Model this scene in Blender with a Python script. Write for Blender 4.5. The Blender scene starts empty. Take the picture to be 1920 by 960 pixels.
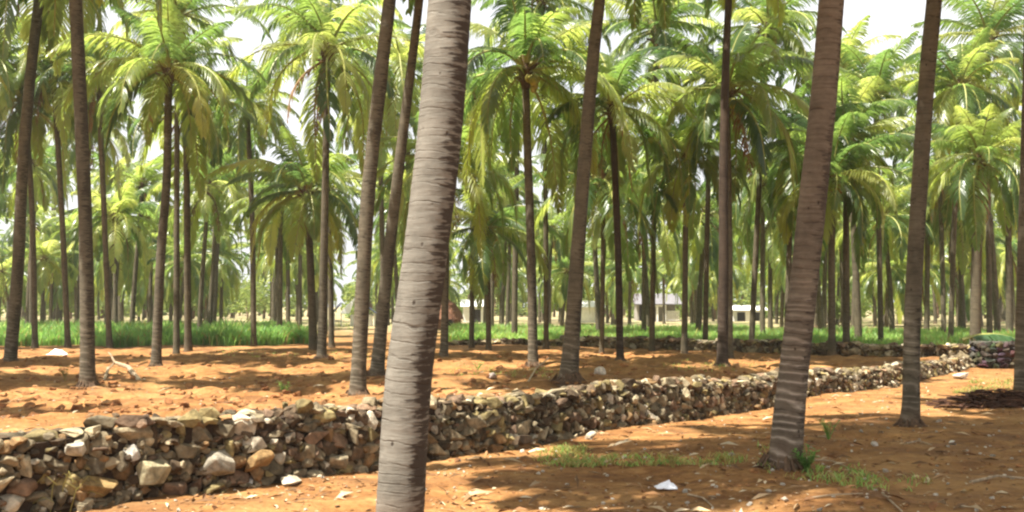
import bpy, bmesh, math, random
import numpy as np
from mathutils import Vector, Matrix

R = math.radians
rng = random.Random(7)
S = bpy.context.scene
C = S.collection

# ------------------------------------------------------------------ camera, sky, sun, exposure
EYE = 1.6
F = 1844.0                      # focal length in photograph pixels (1920 wide)
PITCH = math.atan(95 / F)
cam_d = bpy.data.cameras.new("camera")
cam = bpy.data.objects.new("camera", cam_d)
C.objects.link(cam)
cam.location = (0, 0, EYE)
cam.rotation_euler = (R(90) + PITCH, 0, 0)
cam_d.sensor_width = 36
cam_d.lens = 36 * F / 1920
cam_d.clip_end = 5000
cam_d.clip_start = 0.1
S.camera = cam

SUN_EL = R(67)
SUN_VEC = Vector((-1.0, -0.5, 0)).normalized() * math.cos(SUN_EL) + Vector((0, 0, math.sin(SUN_EL)))
world = bpy.data.worlds.new("World")
S.world = world
world.use_nodes = True
wt = world.node_tree
bg = wt.nodes["Background"]
sky = wt.nodes.new("ShaderNodeTexSky")
sky.sky_type = 'NISHITA'
sky.sun_disc = False
sky.sun_elevation = SUN_EL
sky.sun_rotation = math.atan2(SUN_VEC.x, SUN_VEC.y)
sky.dust_density = 4.0
sky.air_density = 1.0
# thin bright cloud veil over the blue
tc = wt.nodes.new("ShaderNodeTexCoord")
nz = wt.nodes.new("ShaderNodeTexNoise")
nz.inputs["Scale"].default_value = 2.2
nz.inputs["Detail"].default_value = 5
ramp = wt.nodes.new("ShaderNodeMapRange")
ramp.inputs[1].default_value = 0.35
ramp.inputs[2].default_value = 0.62
ramp.inputs[3].default_value = 0.75
ramp.inputs[4].default_value = 1.0
mixw = wt.nodes.new("ShaderNodeMixRGB")
mixw.inputs[2].default_value = (8.2, 8.3, 8.6, 1)
wt.links.new(tc.outputs["Generated"], nz.inputs["Vector"])
wt.links.new(nz.outputs["Fac"], ramp.inputs[0])
wt.links.new(ramp.outputs[0], mixw.inputs[0])
wt.links.new(sky.outputs[0], mixw.inputs[1])
wt.links.new(mixw.outputs[0], bg.inputs["Color"])
bg.inputs["Strength"].default_value = 0.05

sun_d = bpy.data.lights.new("sun", 'SUN')
sun_d.energy = 5.0
sun_d.angle = R(0.6)
sun_d.color = (1.0, 0.95, 0.86)
sun = bpy.data.objects.new("sun", sun_d)
C.objects.link(sun)
sun.rotation_euler = SUN_VEC.to_track_quat('Z', 'Y').to_euler()

S.view_settings.view_transform = 'Standard'
S.view_settings.look = 'None'
S.view_settings.gamma = 1
S.view_settings.exposure = 1.72
S.cycles.max_bounces = 6
S.cycles.diffuse_bounces = 4
S.cycles.transmission_bounces = 4
S.cycles.filter_width = 2.3

# ------------------------------------------------------------------ numeric noise and projection
def _hash(ix, iy, seed):
    h = np.sin(ix * 127.1 + iy * 311.7 + seed * 74.7) * 43758.5453
    return h - np.floor(h)

def vnoise(x, y, seed=0):
    x = np.asarray(x, float); y = np.asarray(y, float)
    ix = np.floor(x); iy = np.floor(y)
    fx = x - ix; fy = y - iy
    fx = fx * fx * (3 - 2 * fx); fy = fy * fy * (3 - 2 * fy)
    a = _hash(ix, iy, seed); b = _hash(ix + 1, iy, seed)
    c = _hash(ix, iy + 1, seed); d = _hash(ix + 1, iy + 1, seed)
    return (a + (b - a) * fx + (c - a) * fy + (a - b - c + d) * fx * fy) * 2 - 1

def smooth(a, b, x):
    t = np.clip((np.asarray(x, float) - a) / (b - a), 0, 1)
    return t * t * (3 - 2 * t)

WALL_PIX = [(-420, 1060), (-120, 1000), (100, 962), (400, 928), (700, 882), (850, 852), (1000, 833), (1250, 792), (1450, 762),
            (1700, 722), (1830, 690)]

def ray(px, py):
    v = Vector((px - 960, 0, 480 - py))
    f = Vector((0, math.cos(PITCH), math.sin(PITCH)))
    u = Vector((0, -math.sin(PITCH), math.cos(PITCH)))
    return f * F + Vector((v.x, 0, 0)) + u * v.z

def ground_at(px, py):
    r = ray(px, py)
    t = -EYE / r.z
    return Vector((r.x * t, r.y * t, 0))

def at_depth(px, py, Y):
    r = ray(px, py)
    t = Y / r.y
    return Vector((r.x * t, Y, EYE + r.z * t))

def to_px(p):
    d = Vector((p[0], p[1], p[2] - EYE))
    f = Vector((0, math.cos(PITCH), math.sin(PITCH)))
    u = Vector((0, -math.sin(PITCH), math.cos(PITCH)))
    z = d.dot(f)
    return 960 + d.x / z * F, 480 - d.dot(u) / z * F

WALL_PTS = [ground_at(*p) for p in WALL_PIX]
_wx = np.array([p.x for p in WALL_PTS]); _wy = np.array([p.y for p in WALL_PTS])

def gz(x, y):
    """height of the ground"""
    x = np.asarray(x, float); y = np.asarray(y, float)
    near = 1 - smooth(45, 90, y)
    h = 0.05 * vnoise(x * 0.35, y * 0.35, 1) + 0.03 * vnoise(x * 0.9, y * 0.9, 2)
    h = h + near * (0.02 * vnoise(x * 1.7, y * 3.1, 3) + 0.011 * vnoise(x * 5.1, y * 7.7, 4))
    wy = np.interp(x, _wx, _wy)
    field = smooth(0.6, 2.5, y - wy) * (1 - smooth(36, 40, y))
    fur = np.sin((y + 0.35 * vnoise(x * 0.25, y * 0.3, 9)) * 2 * math.pi / 1.35)
    h = h + field * (0.045 * fur + 0.05 * vnoise(x * 3.1, y * 3.3, 5) * near)
    return h

def gpt(px, py):
    p = ground_at(px, py)
    p.z = float(gz(p.x, p.y))
    return p

# ------------------------------------------------------------------ mesh helpers
class MB:
    def __init__(self):
        self.v = []; self.f = []; self.m = []; self.t = []; self.col = []; self.smooth = False
    def add(self, verts, faces, mat=0, tint=0.0, col=None):
        o = len(self.v)
        self.v.extend([tuple(p) for p in verts])
        for fc in faces:
            self.f.append(tuple(o + i for i in fc)); self.m.append(mat)
        self.t.extend([tint] * len(verts))
        self.col.extend([col or (1, 1, 1)] * len(verts))
    def merge(self, other, M, tint=None):
        o = len(self.v)
        A = np.array(other.v); Mm = np.array(M)
        A = A @ Mm[:3, :3].T + Mm[:3, 3]
        self.v.extend(map(tuple, A.tolist()))
        self.f.extend(tuple(o + i for i in fc) for fc in other.f)
        self.m.extend(other.m)
        self.t.extend(other.t if tint is None else [tint] * len(other.v))
        self.col.extend(other.col)
    def box(self, c, s, mat=0, rz=0, col=None):
        x, y, z = s[0] / 2, s[1] / 2, s[2] / 2
        vs = []
        for dx, dy, dz in ((-1, -1, -1), (1, -1, -1), (1, 1, -1), (-1, 1, -1), (-1, -1, 1), (1, -1, 1), (1, 1, 1), (-1, 1, 1)):
            px, py = dx * x, dy * y
            vs.append((c[0] + px * math.cos(rz) - py * math.sin(rz), c[1] + px * math.sin(rz) + py * math.cos(rz), c[2] + dz * z))
        self.add(vs, [(0, 3, 2, 1), (4, 5, 6, 7), (0, 1, 5, 4), (1, 2, 6, 5), (2, 3, 7, 6), (3, 0, 4, 7)], mat, 0, col)
    def tube(self, pts, rad, sides=8, mat=0, cap=True, col=None):
        pts = [Vector(p) for p in pts]
        vs = []; n = len(pts)
        for i, p in enumerate(pts):
            d = (pts[min(i + 1, n - 1)] - pts[max(i - 1, 0)]).normalized()
            a = d.cross(Vector((0.3, 1, 0.2)))
            if a.length < 1e-4: a = d.cross(Vector((1, 0, 0)))
            a.normalize(); b = d.cross(a)
            r = rad[i] if hasattr(rad, '__len__') else rad
            for k in range(sides):
                t = 2 * math.pi * k / sides
                vs.append(p + a * (r * math.cos(t)) + b * (r * math.sin(t)))
        fs = []
        for i in range(n - 1):
            for k in range(sides):
                k2 = (k + 1) % sides
                fs.append((i * sides + k, i * sides + k2, (i + 1) * sides + k2, (i + 1) * sides + k))
        if cap:
            fs.append(tuple(range(sides))[::-1]); fs.append(tuple((n - 1) * sides + k for k in range(sides)))
        self.add(vs, fs, mat, 0, col)
    def mesh(self, name, mats, smooth=False, colors=False):
        me = bpy.data.meshes.new(name)
        me.from_pydata(self.v, [], self.f)
        for m in mats: me.materials.append(m)
        me.polygons.foreach_set("material_index", np.array(self.m, dtype=np.int32))
        if smooth: me.polygons.foreach_set("use_smooth", np.ones(len(self.f), dtype=bool))
        a = me.attributes.new("tint", 'FLOAT', 'POINT')
        a.data.foreach_set("value", np.array(self.t, dtype=np.float32))
        if colors:
            ca = me.color_attributes.new("Col", 'FLOAT_COLOR', 'POINT')
            cc = np.ones((len(self.v), 4), dtype=np.float32); cc[:, :3] = np.array(self.col)
            ca.data.foreach_set("color", cc.ravel())
        me.update()
        return me

def link(name, data, parent=None, loc=(0, 0, 0), rot=(0, 0, 0), scale=(1, 1, 1)):
    o = bpy.data.objects.new(name, data)
    C.objects.link(o)
    if parent is not None: o.parent = parent
    o.location = loc; o.rotation_euler = rot; o.scale = scale
    return o

def tag(o, label=None, cat=None, group=None, kind=None):
    if label: o["label"] = label
    if cat: o["category"] = cat
    if group: o["group"] = group
    if kind: o["kind"] = kind
    return o

# ------------------------------------------------------------------ materials
def new_mat(name):
    m = bpy.data.materials.new(name); m.use_nodes = True
    nt = m.node_tree
    return m, nt, nt.nodes["Principled BSDF"]

def N(nt, typ, **kw):
    n = nt.nodes.new(typ)
    for k, v in kw.items():
        if k.startswith("_"): setattr(n, k[1:], v)
        else: n.inputs[k].default_value = v
    return n

def ramp_node(nt, stops):
    r = nt.nodes.new("ShaderNodeValToRGB")
    el = r.color_ramp.elements
    while len(el) < len(stops): el.new(0.5)
    for e, (p, c) in zip(el, stops):
        e.position = p; e.color = (*c, 1) if len(c) == 3 else c
    return r

def leaf_material(name, stops, trans, trans_w=0.42, rough=0.42, gloss=0.35):
    m, nt, b = new_mat(name)
    L = nt.links
    oi = nt.nodes.new("ShaderNodeObjectInfo")
    at = N(nt, "ShaderNodeAttribute", _attribute_name="tint")
    ad = N(nt, "ShaderNodeMath", _operation='ADD')
    fr = N(nt, "ShaderNodeMath", _operation='FRACT')
    L.new(oi.outputs["Random"], ad.inputs[0]); L.new(at.outputs["Fac"], ad.inputs[1]); L.new(ad.outputs[0], fr.inputs[0])
    ns = N(nt, "ShaderNodeTexNoise", Scale=1.6, Detail=3.0)
    tcn = nt.nodes.new("ShaderNodeTexCoord"); L.new(tcn.outputs["Object"], ns.inputs["Vector"])
    mx = N(nt, "ShaderNodeMath", _operation='MULTIPLY_ADD'); mx.inputs[1].default_value = 0.55; 
    L.new(ns.outputs["Fac"], mx.inputs[0])
    sc = N(nt, "ShaderNodeMath", _operation='MULTIPLY'); sc.inputs[1].default_value = 0.72
    L.new(fr.outputs[0], sc.inputs[0]); L.new(sc.outputs[0], mx.inputs[2])
    sb = N(nt, "ShaderNodeMath", _operation='SUBTRACT'); sb.inputs[1].default_value = 0.14
    L.new(mx.outputs[0], sb.inputs[0])
    rp = ramp_node(nt, stops); L.new(sb.outputs[0], rp.inputs[0])
    L.new(rp.outputs[0], b.inputs["Base Color"])
    b.inputs["Roughness"].default_value = rough
    b.inputs["Specular IOR Level"].default_value = gloss
    tr = nt.nodes.new("ShaderNodeBsdfTranslucent")
    tm = N(nt, "ShaderNodeMixRGB", _blend_type='MULTIPLY'); tm.inputs[0].default_value = 1
    tm.inputs[2].default_value = (*trans, 1)
    L.new(rp.outputs[0], tm.inputs[1]); L.new(tm.outputs[0], tr.inputs["Color"])
    ms = nt.nodes.new("ShaderNodeMixShader"); ms.inputs[0].default_value = trans_w
    L.new(b.outputs[0], ms.inputs[1]); L.new(tr.outputs[0], ms.inputs[2])
    L.new(ms.outputs[0], nt.nodes["Material Output"].inputs["Surface"])
    return m

M_LEAF = leaf_material("palm_leaf", [(0.0, (0.026, 0.055, 0.02)), (0.33, (0.072, 0.118, 0.034)), (0.66, (0.138, 0.178, 0.047)), (1.0, (0.265, 0.275, 0.10))], (3.3, 3.2, 2.3), 0.55, 0.32, 0.5)
M_YEL = leaf_material("palm_leaf_yellowing", [(0.0, (0.19, 0.24, 0.05)), (0.5, (0.27, 0.30, 0.055)), (1.0, (0.36, 0.34, 0.07))], (1.8, 1.9, 1.4), 0.45)
M_DEAD = leaf_material("palm_leaf_dead", [(0.0, (0.13, 0.07, 0.03)), (0.5, (0.22, 0.12, 0.055)), (1.0, (0.34, 0.20, 0.09))], (1.5, 1.2, 1.0), 0.25, 0.8, 0.1)
M_LEAF_DARK = leaf_material("fallen_leaf", [(0.0, (0.02, 0.06, 0.02)), (1.0, (0.045, 0.10, 0.03))], (1.5, 1.6, 1.2), 0.2)  # deeper green leaf of the fallen frond
M_GRASS = leaf_material("crop_leaf", [(0.0, (0.06, 0.145, 0.032)), (0.4, (0.14, 0.25, 0.06)), (0.85, (0.28, 0.38, 0.12)), (1.0, (0.42, 0.42, 0.18))], (2.3, 2.3, 1.8), 0.45, 0.5, 0.3)
M_DRYGRASS = leaf_material("dry_grass_leaf", [(0.0, (0.22, 0.19, 0.06)), (0.5, (0.34, 0.28, 0.09)), (1.0, (0.46, 0.38, 0.15))], (1.4, 1.3, 1.1), 0.35, 0.7, 0.1)
M_FARLEAF = leaf_material("broad_leaf", [(0.0, (0.08, 0.13, 0.03)), (0.5, (0.15, 0.20, 0.05)), (1.0, (0.26, 0.29, 0.10))], (2.0, 1.9, 1.4), 0.4, 0.6, 0.2)

def simple(name, col, rough=0.8, var=0.25, scale=6.0, bump=0.3, spec=0.3, usecol=False, bscale=None):
    m, nt, b = new_mat(name); L = nt.links
    tcn = nt.nodes.new("ShaderNodeTexCoord")
    ns = N(nt, "ShaderNodeTexNoise", Scale=scale, Detail=6.0, Roughness=0.65)
    L.new(tcn.outputs["Object"], ns.inputs["Vector"])
    mr = N(nt, "ShaderNodeMapRange"); mr.inputs[1].default_value = 0.25; mr.inputs[2].default_value = 0.75
    mr.inputs[3].default_value = 1 - var * 1.6; mr.inputs[4].default_value = 1 + var
    L.new(ns.outputs["Fac"], mr.inputs[0])
    mx = N(nt, "ShaderNodeMixRGB", _blend_type='MULTIPLY'); mx.inputs[0].default_value = 1
    if usecol:
        ca = N(nt, "ShaderNodeAttribute", _attribute_name="Col"); L.new(ca.outputs["Color"], mx.inputs[1])
    else:
        mx.inputs[1].default_value = (*col, 1)
    cb = nt.nodes.new("ShaderNodeCombineColor")
    for i in range(3): L.new(mr.outputs[0], cb.inputs[i])
    L.new(cb.outputs[0], mx.inputs[2]); L.new(mx.outputs[0], b.inputs["Base Color"])
    b.inputs["Roughness"].default_value = rough; b.inputs["Specular IOR Level"].default_value = spec
    if bump:
        n2 = N(nt, "ShaderNodeTexNoise", Scale=bscale or scale * 3, Detail=8.0, Roughness=0.7)
        L.new(tcn.outputs["Object"], n2.inputs["Vector"])
        bp = N(nt, "ShaderNodeBump", Strength=bump, Distance=0.03)
        L.new(n2.outputs["Fac"], bp.inputs["Height"]); L.new(bp.outputs[0], b.inputs["Normal"])
    return m

M_RACHIS = simple("frond_midrib", (0.27, 0.27, 0.075), 0.5, 0.2, 4, 0)
M_RACHIS_DEAD = simple("dead_midrib", (0.26, 0.16, 0.08), 0.8, 0.3, 4, 0)
M_FIBRE = simple("crown_fibre", (0.11, 0.065, 0.03), 0.95, 0.5, 14, 0.6)
M_NUT = simple("coconut_husk", (0.30, 0.26, 0.05), 0.5, 0.4, 5, 0.1)
M_NUT_BROWN = simple("coconut_husk_ripe", (0.26, 0.11, 0.03), 0.7, 0.4, 5, 0.2)
M_FLOWER = simple("palm_flower", (0.62, 0.48, 0.06), 0.7, 0.3, 9, 0.2)
M_STONE = simple("field_stone", (0.3, 0.27, 0.2), 0.9, 0.5, 11, 0.9, 0.25, usecol=True, bscale=26)
M_CORE_SHADE = simple("wall_core_gap_shade", (0.04, 0.024, 0.014), 1, 0.4, 10, 0.8)  # soil and rubble fill, coloured near-black so gaps between stones look shaded
M_STICK = simple("dry_wood", (0.36, 0.27, 0.17), 0.9, 0.4, 12, 0.4)
M_WHITE = simple("white_plastic", (0.82, 0.82, 0.85), 0.4, 0.05, 6, 0.05, 0.5)
M_LIME = simple("whitewash", (0.78, 0.76, 0.72), 0.9, 0.12, 3, 0.2)
M_THATCH = simple("thatch", (0.20, 0.095, 0.055), 1, 0.4, 9, 0.8)
M_SHEET = simple("grey_roof_sheet", (0.16, 0.15, 0.16), 0.6, 0.25, 4, 0.2)
M_BLUE = simple("dark_blue_tarpaulin", (0.045, 0.055, 0.10), 0.5, 0.25, 4, 0.3)
M_DARK = simple("dark_opening", (0.03, 0.025, 0.022), 1, 0.2, 5, 0)  # flat near-black painted for the unlit inside of doorways
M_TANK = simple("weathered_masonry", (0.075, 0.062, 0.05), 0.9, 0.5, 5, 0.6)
M_LITTER = simple("leaf_scrap", (0.4, 0.28, 0.15), 0.9, 0.3, 3, 0, 0.2, usecol=True)

def bark(name, base, dark, pale, ring_gap, moss=0.55, palering=0.0, linew=0.75):
    m, nt, b = new_mat(name); L = nt.links
    al = N(nt, "ShaderNodeAttribute", _attribute_name="along")
    tcn = nt.nodes.new("ShaderNodeTexCoord")
    mp = N(nt, "ShaderNodeMapping"); mp.inputs["Scale"].default_value = (5.5, 5.5, 38)
    L.new(tcn.outputs["Object"], mp.inputs["Vector"])
    fine = N(nt, "ShaderNodeTexNoise", Scale=1.0, Detail=6.0, Roughness=0.6); L.new(mp.outputs[0], fine.inputs["Vector"])
    mp2 = N(nt, "ShaderNodeMapping"); mp2.inputs["Scale"].default_value = (2.2, 2.2, 1.3)
    L.new(tcn.outputs["Object"], mp2.inputs["Vector"])
    big = N(nt, "ShaderNodeTexNoise", Scale=1.6, Detail=4.0); L.new(mp2.outputs[0], big.inputs["Vector"])
    # ring scars
    ph = N(nt, "ShaderNodeMath", _operation='MULTIPLY'); ph.inputs[1].default_value = 1 / ring_gap
    L.new(al.outputs["Fac"], ph.inputs[0])
    nadd = N(nt, "ShaderNodeMath", _operation='MULTIPLY_ADD'); nadd.inputs[1].default_value = 1.1
    L.new(big.outputs["Fac"], nadd.inputs[0]); L.new(ph.outputs[0], nadd.inputs[2])
    one = N(nt, "ShaderNodeTexNoise", Scale=2.2, Detail=2.0); one.noise_dimensions = '1D'
    L.new(al.outputs["Fac"], one.inputs["W"])
    irr = N(nt, "ShaderNodeMath", _operation='MULTIPLY_ADD'); irr.inputs[1].default_value = 5.0
    L.new(one.outputs["Fac"], irr.inputs[0]); L.new(nadd.outputs[0], irr.inputs[2])
    sx = nt.nodes.new("ShaderNodeSeparateXYZ"); L.new(tcn.outputs["Object"], sx.inputs[0])
    slant = N(nt, "ShaderNodeMath", _operation='MULTIPLY_ADD'); slant.inputs[1].default_value = 1.2
    L.new(sx.outputs[0], slant.inputs[0]); L.new(irr.outputs[0], slant.inputs[2])
    fr = N(nt, "ShaderNodeMath", _operation='FRACT'); L.new(slant.outputs[0], fr.inputs[0])
    line = ramp_node(nt, [(0.0, (1, 1, 1)), (0.07, (0.8, 0.8, 0.8)), (0.14, (0, 0, 0)), (0.95, (0, 0, 0)), (1.0, (1, 1, 1))])
    L.new(fr.outputs[0], line.inputs[0])
    brk = N(nt, "ShaderNodeMapRange"); brk.inputs[1].default_value = 0.42; brk.inputs[2].default_value = 0.6
    L.new(fine.outputs["Fac"], brk.inputs[0])
    lm = N(nt, "ShaderNodeMath", _operation='MULTIPLY'); L.new(line.outputs[0], lm.inputs[0]); L.new(brk.outputs[0], lm.inputs[1])
    c1 = N(nt, "ShaderNodeMixRGB"); c1.inputs[1].default_value = (*base, 1); c1.inputs[2].default_value = (*pale, 1)
    L.new(fine.outputs["Fac"], c1.inputs[0])
    bl = N(nt, "ShaderNodeTexNoise", Scale=3.2, Detail=5.0, Roughness=0.7); L.new(tcn.outputs["Object"], bl.inputs["Vector"])
    bm_ = N(nt, "ShaderNodeMapRange"); bm_.inputs[1].default_value = 0.3; bm_.inputs[2].default_value = 0.7; bm_.inputs[3].default_value = 0.62; bm_.inputs[4].default_value = 1.22
    L.new(bl.outputs["Fac"], bm_.inputs[0]); bc_ = nt.nodes.new("ShaderNodeCombineColor")
    for i in range(3): L.new(bm_.outputs[0], bc_.inputs[i])
    c1m = N(nt, "ShaderNodeMixRGB", _blend_type='MULTIPLY'); c1m.inputs[0].default_value = 1; L.new(c1.outputs[0], c1m.inputs[1]); L.new(bc_.outputs[0], c1m.inputs[2])
    c1 = c1m
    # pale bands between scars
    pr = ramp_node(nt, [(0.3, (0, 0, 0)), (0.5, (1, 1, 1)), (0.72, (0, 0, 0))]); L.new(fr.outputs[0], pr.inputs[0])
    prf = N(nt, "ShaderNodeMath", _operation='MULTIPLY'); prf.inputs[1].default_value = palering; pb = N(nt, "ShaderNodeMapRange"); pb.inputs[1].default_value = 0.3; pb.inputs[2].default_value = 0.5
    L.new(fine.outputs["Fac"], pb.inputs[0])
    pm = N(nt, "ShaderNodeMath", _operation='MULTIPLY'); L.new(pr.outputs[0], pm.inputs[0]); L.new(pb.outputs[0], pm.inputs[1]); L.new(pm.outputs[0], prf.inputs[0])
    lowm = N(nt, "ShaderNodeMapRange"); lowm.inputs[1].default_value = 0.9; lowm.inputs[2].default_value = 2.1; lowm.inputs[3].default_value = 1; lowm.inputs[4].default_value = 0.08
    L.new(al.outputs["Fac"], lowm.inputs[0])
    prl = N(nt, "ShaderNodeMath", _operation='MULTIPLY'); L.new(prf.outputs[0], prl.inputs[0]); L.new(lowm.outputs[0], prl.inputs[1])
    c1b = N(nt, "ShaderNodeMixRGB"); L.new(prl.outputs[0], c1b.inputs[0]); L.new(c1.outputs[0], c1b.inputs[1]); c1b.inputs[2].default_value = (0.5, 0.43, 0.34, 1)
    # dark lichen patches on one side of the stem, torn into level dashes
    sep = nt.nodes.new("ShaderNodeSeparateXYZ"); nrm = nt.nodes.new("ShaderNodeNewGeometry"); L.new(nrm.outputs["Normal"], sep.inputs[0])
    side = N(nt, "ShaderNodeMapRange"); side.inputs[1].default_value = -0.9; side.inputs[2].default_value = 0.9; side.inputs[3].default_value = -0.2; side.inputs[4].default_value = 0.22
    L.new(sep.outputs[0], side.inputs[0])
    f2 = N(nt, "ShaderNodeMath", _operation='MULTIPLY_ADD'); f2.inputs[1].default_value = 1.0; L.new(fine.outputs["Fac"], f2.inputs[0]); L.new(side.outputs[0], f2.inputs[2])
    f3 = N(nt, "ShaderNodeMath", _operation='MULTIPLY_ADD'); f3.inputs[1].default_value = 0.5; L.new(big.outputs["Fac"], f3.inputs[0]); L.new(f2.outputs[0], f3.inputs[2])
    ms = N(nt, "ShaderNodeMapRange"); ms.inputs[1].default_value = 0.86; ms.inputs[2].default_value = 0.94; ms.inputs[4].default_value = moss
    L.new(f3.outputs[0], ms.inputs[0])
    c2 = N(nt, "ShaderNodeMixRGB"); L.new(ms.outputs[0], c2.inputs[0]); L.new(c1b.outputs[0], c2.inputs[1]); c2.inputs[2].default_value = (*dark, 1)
    lf = N(nt, "ShaderNodeMath", _operation='MULTIPLY'); lf.inputs[1].default_value = linew; L.new(lm.outputs[0], lf.inputs[0])
    c3 = N(nt, "ShaderNodeMixRGB"); L.new(lf.outputs[0], c3.inputs[0]); L.new(c2.outputs[0], c3.inputs[1]); c3.inputs[2].default_value = (*dark, 1)
    # small dark pits
    vo = N(nt, "ShaderNodeTexVoronoi", Scale=9.0); mp3 = N(nt, "ShaderNodeMapping"); mp3.inputs["Scale"].default_value = (1, 1, 0.6)
    L.new(tcn.outputs["Object"], mp3.inputs["Vector"]); L.new(mp3.outputs[0], vo.inputs["Vector"])
    vp = N(nt, "ShaderNodeMapRange"); vp.inputs[1].default_value = 0.12; vp.inputs[2].default_value = 0.05; vp.inputs[4].default_value = 1.0
    L.new(vo.outputs["Distance"], vp.inputs[0])
    c3b = N(nt, "ShaderNodeMixRGB"); L.new(vp.outputs[0], c3b.inputs[0]); L.new(c3.outputs[0], c3b.inputs[1]); c3b.inputs[2].default_value = (*dark, 1)
    c3 = c3b
    # soil splash at the foot
    so = N(nt, "ShaderNodeMapRange"); so.inputs[1].default_value = 0.05; so.inputs[2].default_value = 0.55; so.inputs[3].default_value = 0.45; so.inputs[4].default_value = 0
    L.new(al.outputs["Fac"], so.inputs[0])
    c4 = N(nt, "ShaderNodeMixRGB"); L.new(so.outputs[0], c4.inputs[0]); L.new(c3.outputs[0], c4.inputs[1]); c4.inputs[2].default_value = (0.20, 0.10, 0.05, 1)
    L.new(c4.outputs[0], b.inputs["Base Color"])
    b.inputs["Roughness"].default_value = 0.92; b.inputs["Specular IOR Level"].default_value = 0.2
    hs0 = N(nt, "ShaderNodeMath", _operation='SUBTRACT'); L.new(fine.outputs["Fac"], hs0.inputs[0]); L.new(lm.outputs[0], hs0.inputs[1])
    hs = N(nt, "ShaderNodeMath", _operation='SUBTRACT'); L.new(hs0.outputs[0], hs.inputs[0]); L.new(vp.outputs[0], hs.inputs[1])
    bp = N(nt, "ShaderNodeBump", Strength=0.55, Distance=0.012); L.new(hs.outputs[0], bp.inputs["Height"]); L.new(bp.outputs[0], b.inputs["Normal"])
    return m

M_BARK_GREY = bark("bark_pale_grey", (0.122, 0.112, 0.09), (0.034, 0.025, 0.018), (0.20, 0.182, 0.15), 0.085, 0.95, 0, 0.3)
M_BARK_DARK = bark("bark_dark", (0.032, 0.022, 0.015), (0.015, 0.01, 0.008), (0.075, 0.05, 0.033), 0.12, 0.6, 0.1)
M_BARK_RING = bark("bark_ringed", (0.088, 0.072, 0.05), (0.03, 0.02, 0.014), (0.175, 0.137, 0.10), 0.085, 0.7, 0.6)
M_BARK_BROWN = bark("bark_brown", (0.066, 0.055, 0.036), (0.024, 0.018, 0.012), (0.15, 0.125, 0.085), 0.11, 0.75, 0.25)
M_BARK_FAR = bark("bark_dull", (0.07, 0.058, 0.037), (0.03, 0.022, 0.014), (0.15, 0.125, 0.08), 0.14, 0.6)

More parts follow.
